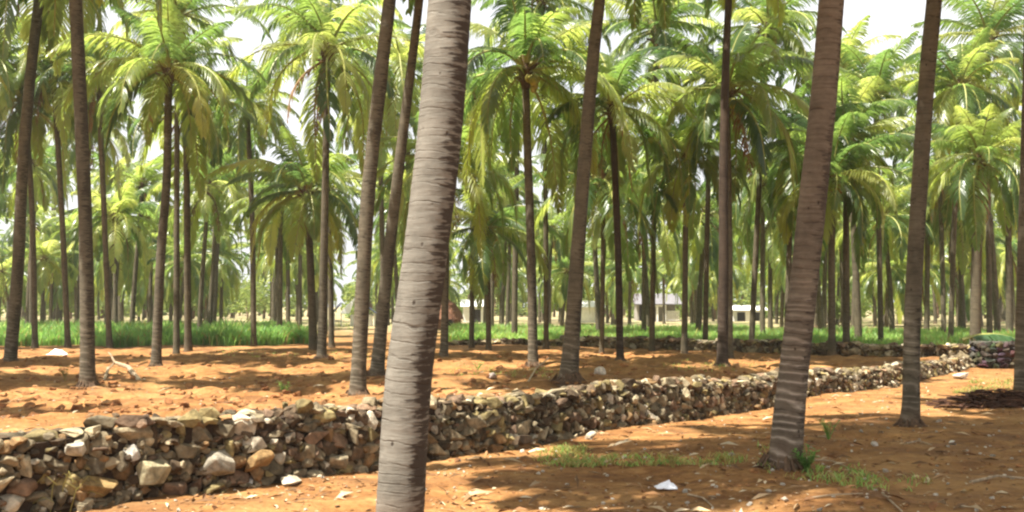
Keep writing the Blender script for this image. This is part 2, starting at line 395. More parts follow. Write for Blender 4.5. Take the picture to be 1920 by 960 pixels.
def soil_material():
    m, nt, b = new_mat("red_soil"); L = nt.links
    tcn = nt.nodes.new("ShaderNodeTexCoord")
    def noise(scale, detail=6.0, rough=0.6, stretch=(1, 1, 1)):
        mp = N(nt, "ShaderNodeMapping"); mp.inputs["Scale"].default_value = stretch
        L.new(tcn.outputs["Object"], mp.inputs["Vector"])
        n = N(nt, "ShaderNodeTexNoise", Scale=scale, Detail=detail, Roughness=rough); L.new(mp.outputs[0], n.inputs["Vector"]); return n
    big = noise(0.35, 4); mid = noise(2.2, 6, 0.65, (0.8, 1.2, 1)); fine = noise(14, 8, 0.7); grit = noise(60, 3, 0.6)
    r1 = ramp_node(nt, [(0.3, (0.12, 0.052, 0.02)), (0.48, (0.24, 0.113, 0.037)), (0.72, (0.36, 0.20, 0.075))]); L.new(mid.outputs["Fac"], r1.inputs[0])
    r2 = ramp_node(nt, [(0.3, (0.62, 0.55, 0.5)), (0.55, (1, 1, 1)), (0.75, (1.25, 1.3, 1.35))]); L.new(fine.outputs["Fac"], r2.inputs[0])
    mx = N(nt, "ShaderNodeMixRGB", _blend_type='MULTIPLY'); mx.inputs[0].default_value = 1; L.new(r1.outputs[0], mx.inputs[1]); L.new(r2.outputs[0], mx.inputs[2])
    dry = N(nt, "ShaderNodeMixRGB"); dm = N(nt, "ShaderNodeMapRange"); dm.inputs[1].default_value = 0.5; dm.inputs[2].default_value = 0.72; dm.inputs[4].default_value = 0.5
    L.new(big.outputs["Fac"], dm.inputs[0]); L.new(dm.outputs[0], dry.inputs[0]); L.new(mx.outputs[0], dry.inputs[1]); dry.inputs[2].default_value = (0.42, 0.25, 0.10, 1)
    org = noise(0.8, 5, 0.7, (0.6, 1.3, 1)); om = N(nt, "ShaderNodeMapRange"); om.inputs[1].default_value = 0.5; om.inputs[2].default_value = 0.68; om.inputs[4].default_value = 0.6
    L.new(org.outputs["Fac"], om.inputs[0]); dk = N(nt, "ShaderNodeMixRGB"); L.new(om.outputs[0], dk.inputs[0]); L.new(dry.outputs[0], dk.inputs[1]); dk.inputs[2].default_value = (0.11, 0.055, 0.026, 1)
    dry = dk
    # grit specks
    gs = N(nt, "ShaderNodeMapRange"); gs.inputs[1].default_value = 0.66; gs.inputs[2].default_value = 0.74; gs.inputs[4].default_value = 0.5
    L.new(grit.outputs["Fac"], gs.inputs[0])
    gm = N(nt, "ShaderNodeMixRGB"); L.new(gs.outputs[0], gm.inputs[0]); L.new(dry.outputs[0], gm.inputs[1]); gm.inputs[2].default_value = (0.45, 0.32, 0.2, 1)
    # pale dry stubble far beyond the crop
    sp = nt.nodes.new("ShaderNodeSeparateXYZ"); L.new(tcn.outputs["Object"], sp.inputs[0])
    fm = N(nt, "ShaderNodeMapRange"); fm.inputs[1].default_value = 62; fm.inputs[2].default_value = 95
    yb = N(nt, "ShaderNodeMath", _operation='MULTIPLY_ADD'); yb.inputs[1].default_value = 30; L.new(big.outputs["Fac"], yb.inputs[0]); L.new(sp.outputs[1], yb.inputs[2])
    L.new(yb.outputs[0], fm.inputs[0])
    fx = N(nt, "ShaderNodeMixRGB"); L.new(fm.outputs[0], fx.inputs[0]); L.new(gm.outputs[0], fx.inputs[1])
    pr = ramp_node(nt, [(0.3, (0.20, 0.14, 0.065)), (0.5, (0.31, 0.25, 0.14)), (0.62, (0.13, 0.15, 0.05))]); L.new(big.outputs["Fac"], pr.inputs[0]); L.new(pr.outputs[0], fx.inputs[2])
    L.new(fx.outputs[0], b.inputs["Base Color"])
    b.inputs["Roughness"].default_value = 0.95; b.inputs["Specular IOR Level"].default_value = 0.15
    ha = N(nt, "ShaderNodeMath", _operation='MULTIPLY_ADD'); ha.inputs[1].default_value = 0.35; L.new(fine.outputs["Fac"], ha.inputs[0]); L.new(mid.outputs["Fac"], ha.inputs[2])
    bp = N(nt, "ShaderNodeBump", Strength=0.8, Distance=0.10); L.new(ha.outputs[0], bp.inputs["Height"]); L.new(bp.outputs[0], b.inputs["Normal"])
    return m
M_SOIL = soil_material()

# ------------------------------------------------------------------ ground, one sheet out to the horizon
def axis(parts):
    out = []
    for a, b, step in parts: out.extend(np.arange(a, b, step).tolist())
    return out
xs = axis([(-2500, -300, 200), (-300, -60, 12), (-60, -22, 1.2), (-22, -9, 0.16), (-9, 9, 0.07), (9, 22, 0.16), (22, 60, 1.2), (60, 300, 12), (300, 2501, 200)])
ys = axis([(-300, -20, 20), (-20, 4, 1.0), (4, 20, 0.065), (20, 36, 0.12), (36, 70, 0.5), (70, 160, 3), (160, 400, 20), (400, 3001, 200)])
X, Y = np.meshgrid(np.array(xs), np.array(ys))
Z = gz(X, Y)
nx, ny = len(xs), len(ys)
gm = bpy.data.meshes.new("ground")
co = np.stack([X, Y, Z], -1).reshape(-1, 3)
idx = np.arange(nx * ny).reshape(ny, nx)
quads = np.stack([idx[:-1, :-1], idx[:-1, 1:], idx[1:, 1:], idx[1:, :-1]], -1).reshape(-1, 4)
gm.vertices.add(len(co)); gm.vertices.foreach_set("co", co.ravel())
gm.loops.add(quads.size); gm.loops.foreach_set("vertex_index", quads.ravel().astype(np.int32))
gm.polygons.add(len(quads)); gm.polygons.foreach_set("loop_start", (np.arange(len(quads)) * 4).astype(np.int32))
gm.polygons.foreach_set("loop_total", np.full(len(quads), 4, dtype=np.int32))
gm.update(calc_edges=True); gm.validate()
gm.polygons.foreach_set("use_smooth", np.ones(len(quads), dtype=bool))
gm.materials.append(M_SOIL)
tag(link("ground", gm), kind="structure")

# ------------------------------------------------------------------ stones and walls
def stone_proto(seed, blocky=0.5):
    r = random.Random(seed)
    bm = bmesh.new()
    for i in range(16):
        v = Vector((r.gauss(0, 1), r.gauss(0, 1), r.gauss(0, 1))).normalized()
        p = 5.0 if r.random() < blocky else 2.4
        n = (abs(v.x) ** p + abs(v.y) ** p + abs(v.z) ** p) ** (1 / p)
        bm.verts.new(v / n * r.uniform(0.85, 1.02))
    bmesh.ops.convex_hull(bm, input=bm.verts)
    for v in [v for v in bm.verts if not v.link_faces]: bm.verts.remove(v)
    bmesh.ops.dissolve_limit(bm, angle_limit=R(22), verts=bm.verts, edges=bm.edges)
    bmesh.ops.bevel(bm, geom=bm.edges[:], offset=0.11, segments=2, profile=0.5, affect='EDGES', clamp_overlap=True)
    bm.verts.ensure_lookup_table()
    A = np.array([v.co[:] for v in bm.verts])
    # worn, uneven skin
    A *= (1 + 0.05 * vnoise(A[:, 0] * 2.5 + A[:, 2] * 1.7, A[:, 1] * 2.5 - A[:, 2], seed))[:, None]
    A = (A - (A.max(0) + A.min(0)) / 2) / ((A.max(0) - A.min(0)) / 2)
    fs = [tuple(v.index for v in f.verts) for f in bm.faces]
    bm.free()
    return A, fs
PROTOS = [stone_proto(100 + i) for i in range(36)]
STONE_COLS = [((0.28, 0.22, 0.13), 5), ((0.19, 0.15, 0.09), 6), ((0.40, 0.325, 0.2), 4), ((0.25, 0.15, 0.065), 3), ((0.12, 0.08, 0.045), 5),
              ((0.60, 0.52, 0.38), 2), ((0.26, 0.20, 0.085), 4), ((0.22, 0.14, 0.085), 4)]
def stone_col(r):
    c = r.choices([a for a, _ in STONE_COLS], [w for _, w in STONE_COLS])[0]
    k = r.uniform(0.6, 1.1)
    return tuple(min(0.8, x * k) for x in c)

def put_stone(mb, r, p, dims, rz, tilt=0.25, col=None):
    A, fs = r.choice(PROTOS)
    E = Matrix.Translation(p) @ Matrix.Rotation(rz, 4, 'Z') @ Matrix.Rotation(r.uniform(-tilt, tilt), 4, 'Y') @ Matrix.Rotation(r.uniform(-tilt, tilt), 4, 'X') \
        @ Matrix.Rotation(r.choice((0, math.pi)), 4, 'Z')
    D = A * (np.array(dims) / 2)
    Em = np.array(E)
    D = D @ Em[:3, :3].T + Em[:3, 3]
    mb.add(D.tolist(), fs, 0, 0, col or stone_col(r))

class Path:
    def __init__(self, pts):
        # smooth the polyline
        P = [Vector((p.x, p.y, 0)) for p in pts]
        for _ in range(3):
            Q = [P[0]]
            for a, b in zip(P, P[1:]): Q += [a * 0.75 + b * 0.25, a * 0.25 + b * 0.75]
            Q.append(P[-1]); P = Q
        self.P = P
        self.s = np.concatenate([[0], np.cumsum([(b - a).length for a, b in zip(P, P[1:])])])
        self.L = float(self.s[-1])
        self.x = np.array([p.x for p in P]); self.y = np.array([p.y for p in P])
    def at(self, s):
        s = min(max(s, 0), self.L)
        p = Vector((float(np.interp(s, self.s, self.x)), float(np.interp(s, self.s, self.y)), 0))
        s2 = min(s + 0.15, self.L); s1 = max(s2 - 0.3, 0)
        q = Vector((float(np.interp(s2, self.s, self.x)), float(np.interp(s2, self.s, self.y)), 0)) - \
            Vector((float(np.interp(s1, self.s, self.x)), float(np.interp(s1, self.s, self.y)), 0))
        return p, q.normalized()

def build_wall(mb, core, path, height, thick, seed, size=1.0, skip=()):
    """front face of the wall runs on the path; the wall's body lies to its left (away from the camera)"""
    r = random.Random(seed)
    # rubble core, its dark colour puts shade into the gaps
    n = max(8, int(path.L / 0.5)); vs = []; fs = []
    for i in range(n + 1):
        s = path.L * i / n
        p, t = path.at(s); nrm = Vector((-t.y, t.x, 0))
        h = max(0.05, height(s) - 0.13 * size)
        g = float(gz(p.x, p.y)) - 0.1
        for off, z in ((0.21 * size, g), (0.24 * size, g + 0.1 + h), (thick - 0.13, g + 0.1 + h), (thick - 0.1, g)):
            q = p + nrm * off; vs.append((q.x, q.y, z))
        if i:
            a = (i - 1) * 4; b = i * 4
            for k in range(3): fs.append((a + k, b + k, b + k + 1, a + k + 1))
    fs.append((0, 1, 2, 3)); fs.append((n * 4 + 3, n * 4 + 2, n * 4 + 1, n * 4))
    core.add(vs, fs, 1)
    for row, off0 in ((0, 0.0), (1, thick)):
        z = -0.03; k = 0
        while True:
            ch = r.uniform(0.10, 0.19) * size
            s = r.uniform(0, 0.1); any_ = False
            while s < path.L:
                w = r.choice((0.10, 0.13, 0.17, 0.2, 0.24, 0.3, 0.36)) * r.uniform(0.85, 1.15) * size
                hh = height(s + w / 2)
                zc = z + ch / 2
                if zc < hh - 0.02:
                    any_ = True
                    p, t = path.at(s + w / 2); nrm = Vector((-t.y, t.x, 0))
                    dep = r.uniform(0.2, 0.32) * size
                    lean = 0.10 * zc / max(0.3, hh)
                    off = (off0 + dep * 0.5 + lean + r.uniform(-0.035, 0.035)) if row == 0 else (off0 - dep * 0.5 - lean + r.uniform(-0.03, 0.03))
                    q = p + nrm * (off + r.choice((0, 0, 0.03, 0.07)))
                    q.z = float(gz(p.x, p.y)) + zc + r.uniform(-0.03, 0.03)
                    if not any((q - Vector(c)).length < d for c, d in skip):
                        put_stone(mb, r, q, (w * r.uniform(1.05, 1.3), dep, ch * r.uniform(1.0, 1.5)), math.atan2(t.y, t.x) + r.uniform(-0.2, 0.2))
                        if r.random() < 0.55:   # small packing stone in the joint
                            q2 = q + nrm * (-dep * 0.35 if row == 0 else dep * 0.35) + t * (w * 0.5); q2.z += r.uniform(-0.06, 0.06)
                            put_stone(mb, r, q2, (r.uniform(0.05, 0.09), r.uniform(0.05, 0.08), r.uniform(0.04, 0.07)), r.uniform(0, 6))
                s += w * r.uniform(0.92, 1.02)
            z += ch * 0.93; k += 1
            if not any_ or k > 16: break
    # small stones wedged into the heart of the face
    for k in range(int(path.L * 62 / size)):
        s = r.uniform(0, path.L); hh = height(s)
        if hh < 0.12: continue
        p, t = path.at(s); nrm = Vector((-t.y, t.x, 0)); z = r.uniform(0.0, hh - 0.08)
        q = p + nrm * (0.13 * size + 0.08 * z / hh + r.uniform(-0.02, 0.05)); q.z = float(gz(p.x, p.y)) + z
        d = r.uniform(0.07, 0.15) * size
        c = stone_col(r)
        put_stone(mb, r, q, (d * r.uniform(1, 1.5), d, d * r.uniform(0.7, 1.1)), r.uniform(0, 6.28), 0.4, tuple(x * 0.85 for x in c))
    # loose coping
    s = 0.05
    while s < path.L:
        for off in np.arange(0.16, thick - 0.08, 0.2):
            w = r.uniform(0.13, 0.32) * size
            p, t = path.at(s + r.uniform(-0.1, 0.1)); nrm = Vector((-t.y, t.x, 0))
            q = p + nrm * (off + r.uniform(-0.06, 0.06)); hgt = r.uniform(0.06, 0.12) * size
            q.z = float(gz(p.x, p.y)) + height(s) - 0.05 + r.uniform(-0.025, 0.025)
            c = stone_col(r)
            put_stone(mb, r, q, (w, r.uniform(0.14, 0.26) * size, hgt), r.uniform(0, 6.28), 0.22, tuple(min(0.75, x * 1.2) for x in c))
        s += 0.2

near_path = Path(WALL_PTS)
_tmp = [near_path.at(s)[0] for s in np.linspace(0, near_path.L, 200)]
_tpx = np.array([to_px(p)[0] for p in _tmp]); _ts = np.linspace(0, near_path.L, 200)
def near_h(s):
    px = float(np.interp(s, _ts, _tpx))
    h = np.interp(px, [-400, 60, 300, 700, 1000, 1250, 1450, 1500, 1700, 1820], [0.60, 0.62, 0.67, 0.66, 0.62, 0.58, 0.49, 0.43, 0.38, 0.28])
    return float(h + 0.035 * vnoise(s * 0.9, 3.1, 6) + 0.02 * vnoise(s * 2.6, 1.1, 7))
def on_face(px, py):
    """point on the front of the near wall seen at this place in the photograph"""
    best = min(((abs(to_px(p)[0] - px), p) for p in _tmp), key=lambda t: t[0])[1]
    for s in np.linspace(0, near_path.L, 900):
        p, t = near_path.at(s)
        q = p + Vector((-t.y, t.x, 0)) * 0.05
        if abs(to_px(q)[0] - px) < 3: best = q; break
    return at_depth(px, py, best.y)
BIG = [((393, 872), (0.36, 0.26, 0.27), (0.33, 0.29, 0.215), "large pale squared stone"),
       ((470, 866), (0.26, 0.22, 0.24), (0.30, 0.185, 0.075), "ochre stained stone"),
       ((272, 888), (0.34, 0.24, 0.22), (0.34, 0.29, 0.17), "big yellowish grey boulder"),
       ((165, 915), (0.36, 0.22, 0.2), (0.29, 0.19, 0.075), "long orange brown stone"),
       ((125, 845), (0.20, 0.2, 0.13), (0.5, 0.46, 0.36), "cream white stone"),
       ((232, 850), (0.14, 0.16, 0.15), (0.5, 0.46, 0.39), "small white block")]
wall = MB(); skip = []
for (bp, dims, bc, bl) in BIG:
    c = on_face(*bp); skip.append((c + Vector((0.06, 0.09, 0)), max(dims) * 0.42))
build_wall(wall, wall, near_path, near_h, 0.62, 11, 0.68, skip=skip)
w_obj = link("dry_stone_wall", wall.mesh("dry_stone_wall", [M_STONE, M_CORE_SHADE], False, True))
tag(w_obj, "long low wall of rough piled stones curving across the front of the grove", "stone wall", "dry stone walls")
rb = random.Random(5)
for (bp, dims, bc, bl) in BIG:
    mb = MB(); c = on_face(*bp)
    p, t = near_path.at(float(np.interp(bp[0], _tpx, _ts)))
    A, fs = PROTOS[rb.randrange(len(PROTOS))]
    mb2 = MB(); put_stone(mb2, rb, (0, 0, 0), tuple(0.88 * d_ for d_ in dims), 0, 0.1, bc)
    o = link("stone", mb2.mesh("stone", [M_STONE], False, True), w_obj, c + Vector((0.05, 0.07, 0)), (0, 0, math.atan2(t.y, t.x)))
    o["label"] = bl

far_path = Path([ground_at(*p) for p in [(842, 648), (960, 648), (1100, 652), (1300, 660), (1500, 667), (1700, 671), (1822, 674)]])
fw = MB()
build_wall(fw, fw, far_path, lambda s: 0.40 + 0.06 * float(vnoise(s * 0.5, 0.5, 8)) - 0.28 * max(0.0, 1 - s / 9.0), 0.55, 23, 1.35)
tag(link("dry_stone_wall", fw.mesh("far_dry_stone_wall", [M_STONE, M_CORE_SHADE], False, True)),
    "straight low stone wall far back along the edge of the green crop", "stone wall", "dry stone walls")

# ------------------------------------------------------------------ palm fronds
def frond(elev, L, droop, seed, n=44, width=0.05, leaf=0.78, mats=(0, 1), sparse=0.0, hang=1.0):
    r = random.Random(seed)
    mb = MB()
    NS = 16
    pts = [Vector((0, 0, 0))]; side_bend = r.uniform(-0.25, 0.25)
    tang = []
    for i in range(NS):
        s = (i + 0.5) / NS
        th = max(elev - droop * s ** 1.25, R(-86))
        az = side_bend * s * s
        d = Vector((math.cos(th) * math.cos(az), math.cos(th) * math.sin(az), math.sin(th)))
        tang.append(d); pts.append(pts[-1] + d * (L / NS))
    mb.tube(pts, [0.045 * (1 - 0.88 * i / NS) + 0.004 for i in range(NS + 1)], 4, mats[1], False)
    def P(s):
        f = s * NS; i = min(int(f), NS - 1); return pts[i].lerp(pts[i + 1], f - i), tang[i]
    down = Vector((0, 0, -1))
    gaps = []
    for _ in range(r.choice((0, 1, 1, 2, 3))):      # torn stretches of the blade
        c_ = r.uniform(0.25, 0.95); gaps.append((c_, c_ + r.uniform(0.02, 0.09), r.choice((-1, 1, 1, -1, 0))))
    for k in range(n):
        s0 = 0.13 + 0.86 * (k + 0.5) / n
        for sd in (-1, 1):
            if r.random() < sparse or any(a < s0 < b_ and (w_ == 0 or w_ == sd) for a, b_, w_ in gaps): continue
            s = min(0.995, s0 + r.uniform(-0.006, 0.006))
            p, T = P(s)
            lat = T.cross(Vector((0, 0, 1)))
            if lat.length < 0.05: lat = Vector((0, 1, 0))
            lat.normalize(); up = lat.cross(T)
            u = (s - 0.13) / 0.87
            ln = leaf * (0.42 + 0.75 * math.sin(math.pi * min(1, u * 0.8 + 0.18)) - 0.15) * (1 - 0.45 * u ** 3) * r.uniform(0.85, 1.1)
            d = (T * (0.45 + 0.5 * u) + lat * sd * 0.85 + up * r.uniform(0.0, 0.3)).normalized()
            g = hang * r.uniform(0.75, 1.25)
            q = p.copy(); vs = []
            ts = (0, 0.3, 0.65, 1.0); ws = (0.55, 1.0, 0.75, 0.06)
            for j in range(4):
                if j:
                    dd = (d + down * (g * 1.5 * ts[j - 1] ** 0.8 + 0.2 * g)).normalized()
                    q = q + dd * ln * (ts[j] - ts[j - 1])
                else: dd = d
                wv = T - dd * T.dot(dd)
                if wv.length < 0.05: wv = lat
                wv.normalize()
                wv = (wv + dd.cross(wv) * 0.35 * sd).normalized()
                w = width * ws[j] * 0.5
                vs += [q - wv * w, q + wv * w]
            mb.add(vs, [(0, 1, 3, 2), (2, 3, 5, 4), (4, 5, 7, 6)], mats[0])
    return mb

ELEVS = [80, 68, 56, 44, 32, 20, 8, -6, -20, -34]
FR_MB = {}; FR_ME = {}; FR_YEL = {}; FAR_MB = {}
for i, e in enumerate(ELEVS):
    for v in range(3):
        L = (2.9 + 0.2 * min(i, 4)) * (1.0, 1.1, 0.88)[v]
        dr = R(min(58 + i * 8, 108) + (0, 16, -16)[v])
        FR_MB[i, v] = frond(R(e), L, dr, 40 + i * 5 + v, 66, 0.052, 0.84, sparse=0.05)
        FR_ME[i, v] = FR_MB[i, v].mesh("frond", [M_LEAF, M_RACHIS])
        FAR_MB[i, v] = frond(R(e), L, dr, 140 + i * 5 + v, 38, 0.088, 0.84, sparse=0.05)
        if i >= 5: FR_YEL[i, v] = FR_MB[i, v].mesh("frond_yellowing", [M_YEL, M_RACHIS])
DEAD_MB = [frond(R(e), 2.5, R(70), 300 + k, 26, 0.035, 0.6, (0, 1), 0.35, 1.6) for k, e in enumerate((-45, -58, -30))]
M_BRUSH = simple("old_dead_frond", (0.075, 0.035, 0.02), 0.95, 0.4, 6, 0)
HEAP_ME = frond(R(-32), 2.5, R(20), 305, 40, 0.05, 0.6, (0, 1), 0.1, 0.7).mesh("dead_frond", [M_BRUSH, M_BRUSH])
DEAD_ME = [m.mesh("dead_frond", [M_DEAD, M_RACHIS_DEAD]) for m in DEAD_MB]

def crown_heart(seed):
    """swollen leaf bases and fibre at the top of the stem, with the closed spear leaf"""
    r = random.Random(seed); mb = MB()
    mb.tube([(0, 0, -0.55), (0, 0, -0.3), (0, 0, 0.0), (0, 0, 0.3), (0, 0, 0.6)], [0.11, 0.17, 0.2, 0.13, 0.05], 10, 0)
    for k in range(16):
        a = k * 2.4; z = -0.45 + 0.055 * k
        d = Vector((math.cos(a), math.sin(a), 0))
        p = Vector((0, 0, z)) + d * 0.1
        mb.tube([p, p + d * 0.12 + Vector((0, 0, 0.12)), p + d * 0.3 + Vector((0, 0, 0.16 + 0.012 * k))], [0.07, 0.05, 0.035], 5, 1 if k > 6 else 0)
    mb.tube([(0, 0, 0.4), (0.02, 0, 1.1), (0.1, 0.03, 1.9)], [0.05, 0.04, 0.005], 5, 2)
    return mb
HEART_MB = [crown_heart(s) for s in (1, 2)]
HEART_ME = [h.mesh("crown", [M_FIBRE, M_RACHIS, M_LEAF]) for h in HEART_MB]

def ball(mb, p, r_, col=0, seg=8):
    vs = []; fs = []
    for i in range(1, 5):
        th = math.pi * i / 5
        for k in range(seg):
            a = 2 * math.pi * k / seg
            vs.append((p[0] + r_ * math.sin(th) * math.cos(a), p[1] + r_ * math.sin(th) * math.sin(a), p[2] + r_ * 1.2 * math.cos(th)))
    vs.append((p[0], p[1], p[2] + r_ * 1.2)); vs.append((p[0], p[1], p[2] - r_ * 1.2))
    for i in range(3):
        for k in range(seg):
            fs.append((i * seg + k, (i + 1) * seg + k, (i + 1) * seg + (k + 1) % seg, i * seg + (k + 1) % seg))
    for k in range(seg):
        fs.append((len(vs) - 2, k, (k + 1) % seg)); fs.append((len(vs) - 1, 3 * seg + (k + 1) % seg, 3 * seg + k))
    mb.add(vs, fs, col)
def nut_bunch(seed):
    r = random.Random(seed); mb = MB()
    mb.tube([(0.1, 0, 0), (0.3, 0, 0.02), (0.42, 0, -0.18)], [0.025, 0.02, 0.015], 5, 1)
    for k in range(9):
        ball(mb, (0.4 + r.uniform(-0.14, 0.14), r.uniform(-0.16, 0.16), -0.32 + r.uniform(-0.2, 0.14)), r.uniform(0.085, 0.115))
    return mb
_nb = [nut_bunch(1), nut_bunch(2)]
NUT_ME = [_nb[0].mesh("coconut_bunch", [M_NUT, M_RACHIS], True), _nb[1].mesh("coconut_bunch", [M_NUT_BROWN, M_RACHIS_DEAD], True)]
def flower_spray():
    r = random.Random(3); mb = MB()
    for k in range(26):
        a = r.uniform(-1.2, 1.2); e = r.uniform(-0.9, 0.9)
        d = Vector((math.cos(a) * math.cos(e), math.sin(a) * math.cos(e), math.sin(e)))
        mb.tube([(0.1, 0, 0), Vector((0.3, 0, 0.05)) + d * 0.15, Vector((0.3, 0, 0.0)) + d * 0.5 + Vector((0, 0, -0.12))], [0.015, 0.014, 0.008], 4, 0)
    return mb.mesh("flower_spray", [M_FLOWER, M_FLOWER])
FLOWER_ME = flower_spray()

def crown_plan(r, n=30, yel=False):
    """list of (elevation class, variant, azimuth, scale, kind)"""
    out = []; a0 = r.uniform(0, 6.28)
    for k in range(n):
        u = k / (n - 1)
        e = 80 - 108 * u ** 0.85
        i = min(range(len(ELEVS)), key=lambda j: abs(ELEVS[j] - (e + r.uniform(-7, 7))))
        kind = 'yellow' if (u > 0.72 and i >= 5 and r.random() < 0.16) or (yel and i >= 5 and r.random() < 0.7) else 'green'
        if r.random() < 0.07: continue
        out.append((i, r.randrange(3), a0 + k * 2.399 + r.uniform(-0.25, 0.25), r.uniform(0.82, 1.14), kind))
    return out

# whole crowns for palms too far away (or too high) to tell their fronds apart
def far_crown(seed, near=False):
    r = random.Random(seed); mb = MB()
    for (i, v, a, s, kind) in crown_plan(r, 48 if near else r.randint(24, 33)):
        src = FR_MB[i, v] if near else FAR_MB[i, v]
        t = MB(); t.merge(src, Matrix.Rotation(a, 4, 'Z') @ Matrix.Scale(s, 4), r.random())
        if kind == 'yellow': t.m = [2 if m == 0 else m for m in t.m]
        mb.merge(t, Matrix.Identity(4))
    for k in range(r.choice((1, 2, 3))):
        t = MB(); t.merge(r.choice(DEAD_MB), Matrix.Translation((0, 0, -0.2)) @ Matrix.Rotation(r.uniform(0, 6.28), 4, 'Z'), r.random())
        t.m = [3 if m == 0 else 4 for m in t.m]
        mb.merge(t, Matrix.Identity(4))
    h = MB(); h.merge(HEART_MB[0], Matrix.Identity(4)); h.m = [(4, 1, 0)[m] for m in h.m]
    mb.merge(h, Matrix.Identity(4))
    return mb.mesh("crown", [M_LEAF, M_RACHIS, M_YEL, M_DEAD, M_FIBRE])
FAR_CROWN = [far_crown(s) for s in range(60, 70)]
HIGH_CROWN = [far_crown(s, True) for s in range(80, 83)]  # extra fronds thicken these unseen crowns to deepen their shade on the ground

def trunk_mesh(pts, rad, sides, step, mat, flare=0.35, ring=0.0, seed=0):
    """pts: local points from base up, rad: radius at each; resampled along its length"""
    pts = [Vector(p) for p in pts]
    # smooth spline through the points
    s = [0.0]
    for a, b in zip(pts, pts[1:]): s.append(s[-1] + (b - a).length)
    Ltot = s[-1]; n = max(6, int(Ltot / step))
    def cr(vals, t):
        i = max(0, min(len(s) - 2, int(np.searchsorted(s, t, 'right') - 1)))
        u = (t - s[i]) / (s[i + 1] - s[i])
        p0 = vals[max(i - 1, 0)]; p1 = vals[i]; p2 = vals[i + 1]; p3 = vals[min(i + 2, len(vals) - 1)]
        return 0.5 * ((2 * p1) + (p2 - p0) * u + (2 * p0 - 5 * p1 + 4 * p2 - p3) * u * u + (3 * p1 - p0 - 3 * p2 + p3) * u ** 3)
    cx = [p.x for p in pts]; cy = [p.y for p in pts]; cz = [p.z for p in pts]
    ang = np.linspace(0, 2 * math.pi, sides, endpoint=False)
    V = []; al = []
    for i in range(n + 1):
        t = Ltot * i / n
        c = (cr(cx, t), cr(cy, t), cr(cz, t)); r0 = float(np.interp(t, s, rad))
        fl = flare * math.exp(-t / 0.32)
        wob = 1 + 0.02 * float(vnoise(t * 1.5, seed * 3.3, 3))
        r0 = r0 * (1 + fl * (1 + 0.55 * vnoise(ang * 2.2, np.full(sides, t * 3.0), seed + 5)))
        rr = r0 * wob * (1 + ring * (vnoise(ang * 1.3 + 5, np.full(sides, t * 14.0), seed) * 0.6 + 0.6 * math.sin(t * 2 * math.pi / 0.1 + 2 * float(vnoise(t * 3, 1, 2)))))
        rr = rr * (1 + 0.03 * vnoise(ang * 1.0, np.full(sides, t * 1.1), seed + 2))
        V += list(zip(c[0] + rr * np.cos(ang), c[1] + rr * np.sin(ang), [c[2]] * sides)); al += [t] * sides
    fs = []
    for i in range(n):
        for k in range(sides):
            k2 = (k + 1) % sides
            fs.append((i * sides + k, i * sides + k2, (i + 1) * sides + k2, (i + 1) * sides + k))
    fs.append(tuple(n * sides + k for k in range(sides)))
    me = bpy.data.meshes.new("trunk"); me.from_pydata([tuple(map(float, v)) for v in V], [], fs)
    me.materials.append(mat)
    me.polygons.foreach_set("use_smooth", np.ones(len(fs), dtype=bool))
    a = me.attributes.new("along", 'FLOAT', 'POINT'); a.data.foreach_set("value", np.array(al, dtype=np.float32))
    me.update()
    return me

def root_mat(seed):
    # fringe of short roots and crumbs of soil round a stem of radius 1 (scaled to each stem)
    r = random.Random(seed); mb = MB()
    for k in range(90):
        a = r.uniform(0, 6.28); d = Vector((math.cos(a), math.sin(a), 0)); t = Vector((-d.y, d.x, 0)) * r.uniform(-0.4, 0.4); h = r.uniform(0.15, 1.0)
        mb.tube([d * 1.12 + Vector((0, 0, h)), d * 1.42 + t * 0.5 + Vector((0, 0, h * 0.5)), d * r.uniform(1.6, 2.1) + t + Vector((0, 0, -0.1))], [0.07, 0.06, 0.03], 4)
    for k in range(40):
        a = r.uniform(0, 6.28); q = r.uniform(1.3, 2.3); z = r.uniform(0.15, 0.4)
        A, fs = PROTOS[r.randrange(len(PROTOS))]
        D = A * np.array((z, z, z * 0.6)) * 0.6 + np.array((q * math.cos(a), q * math.sin(a), 0.02))
        mb.add(D.tolist(), fs, 1)
    return mb.mesh("root_mat", [M_ROOT, M_CLOD])
M_ROOT = simple("palm_roots", (0.14, 0.085, 0.05), 0.95, 0.4, 3, 0)
M_CLOD = simple("soil_crumb", (0.22, 0.10, 0.035), 0.95, 0.4, 3, 0)
ROOT_ME = [root_mat(s) for s in (1, 2, 3)]
PALM_G = "coconut palms of the grove"
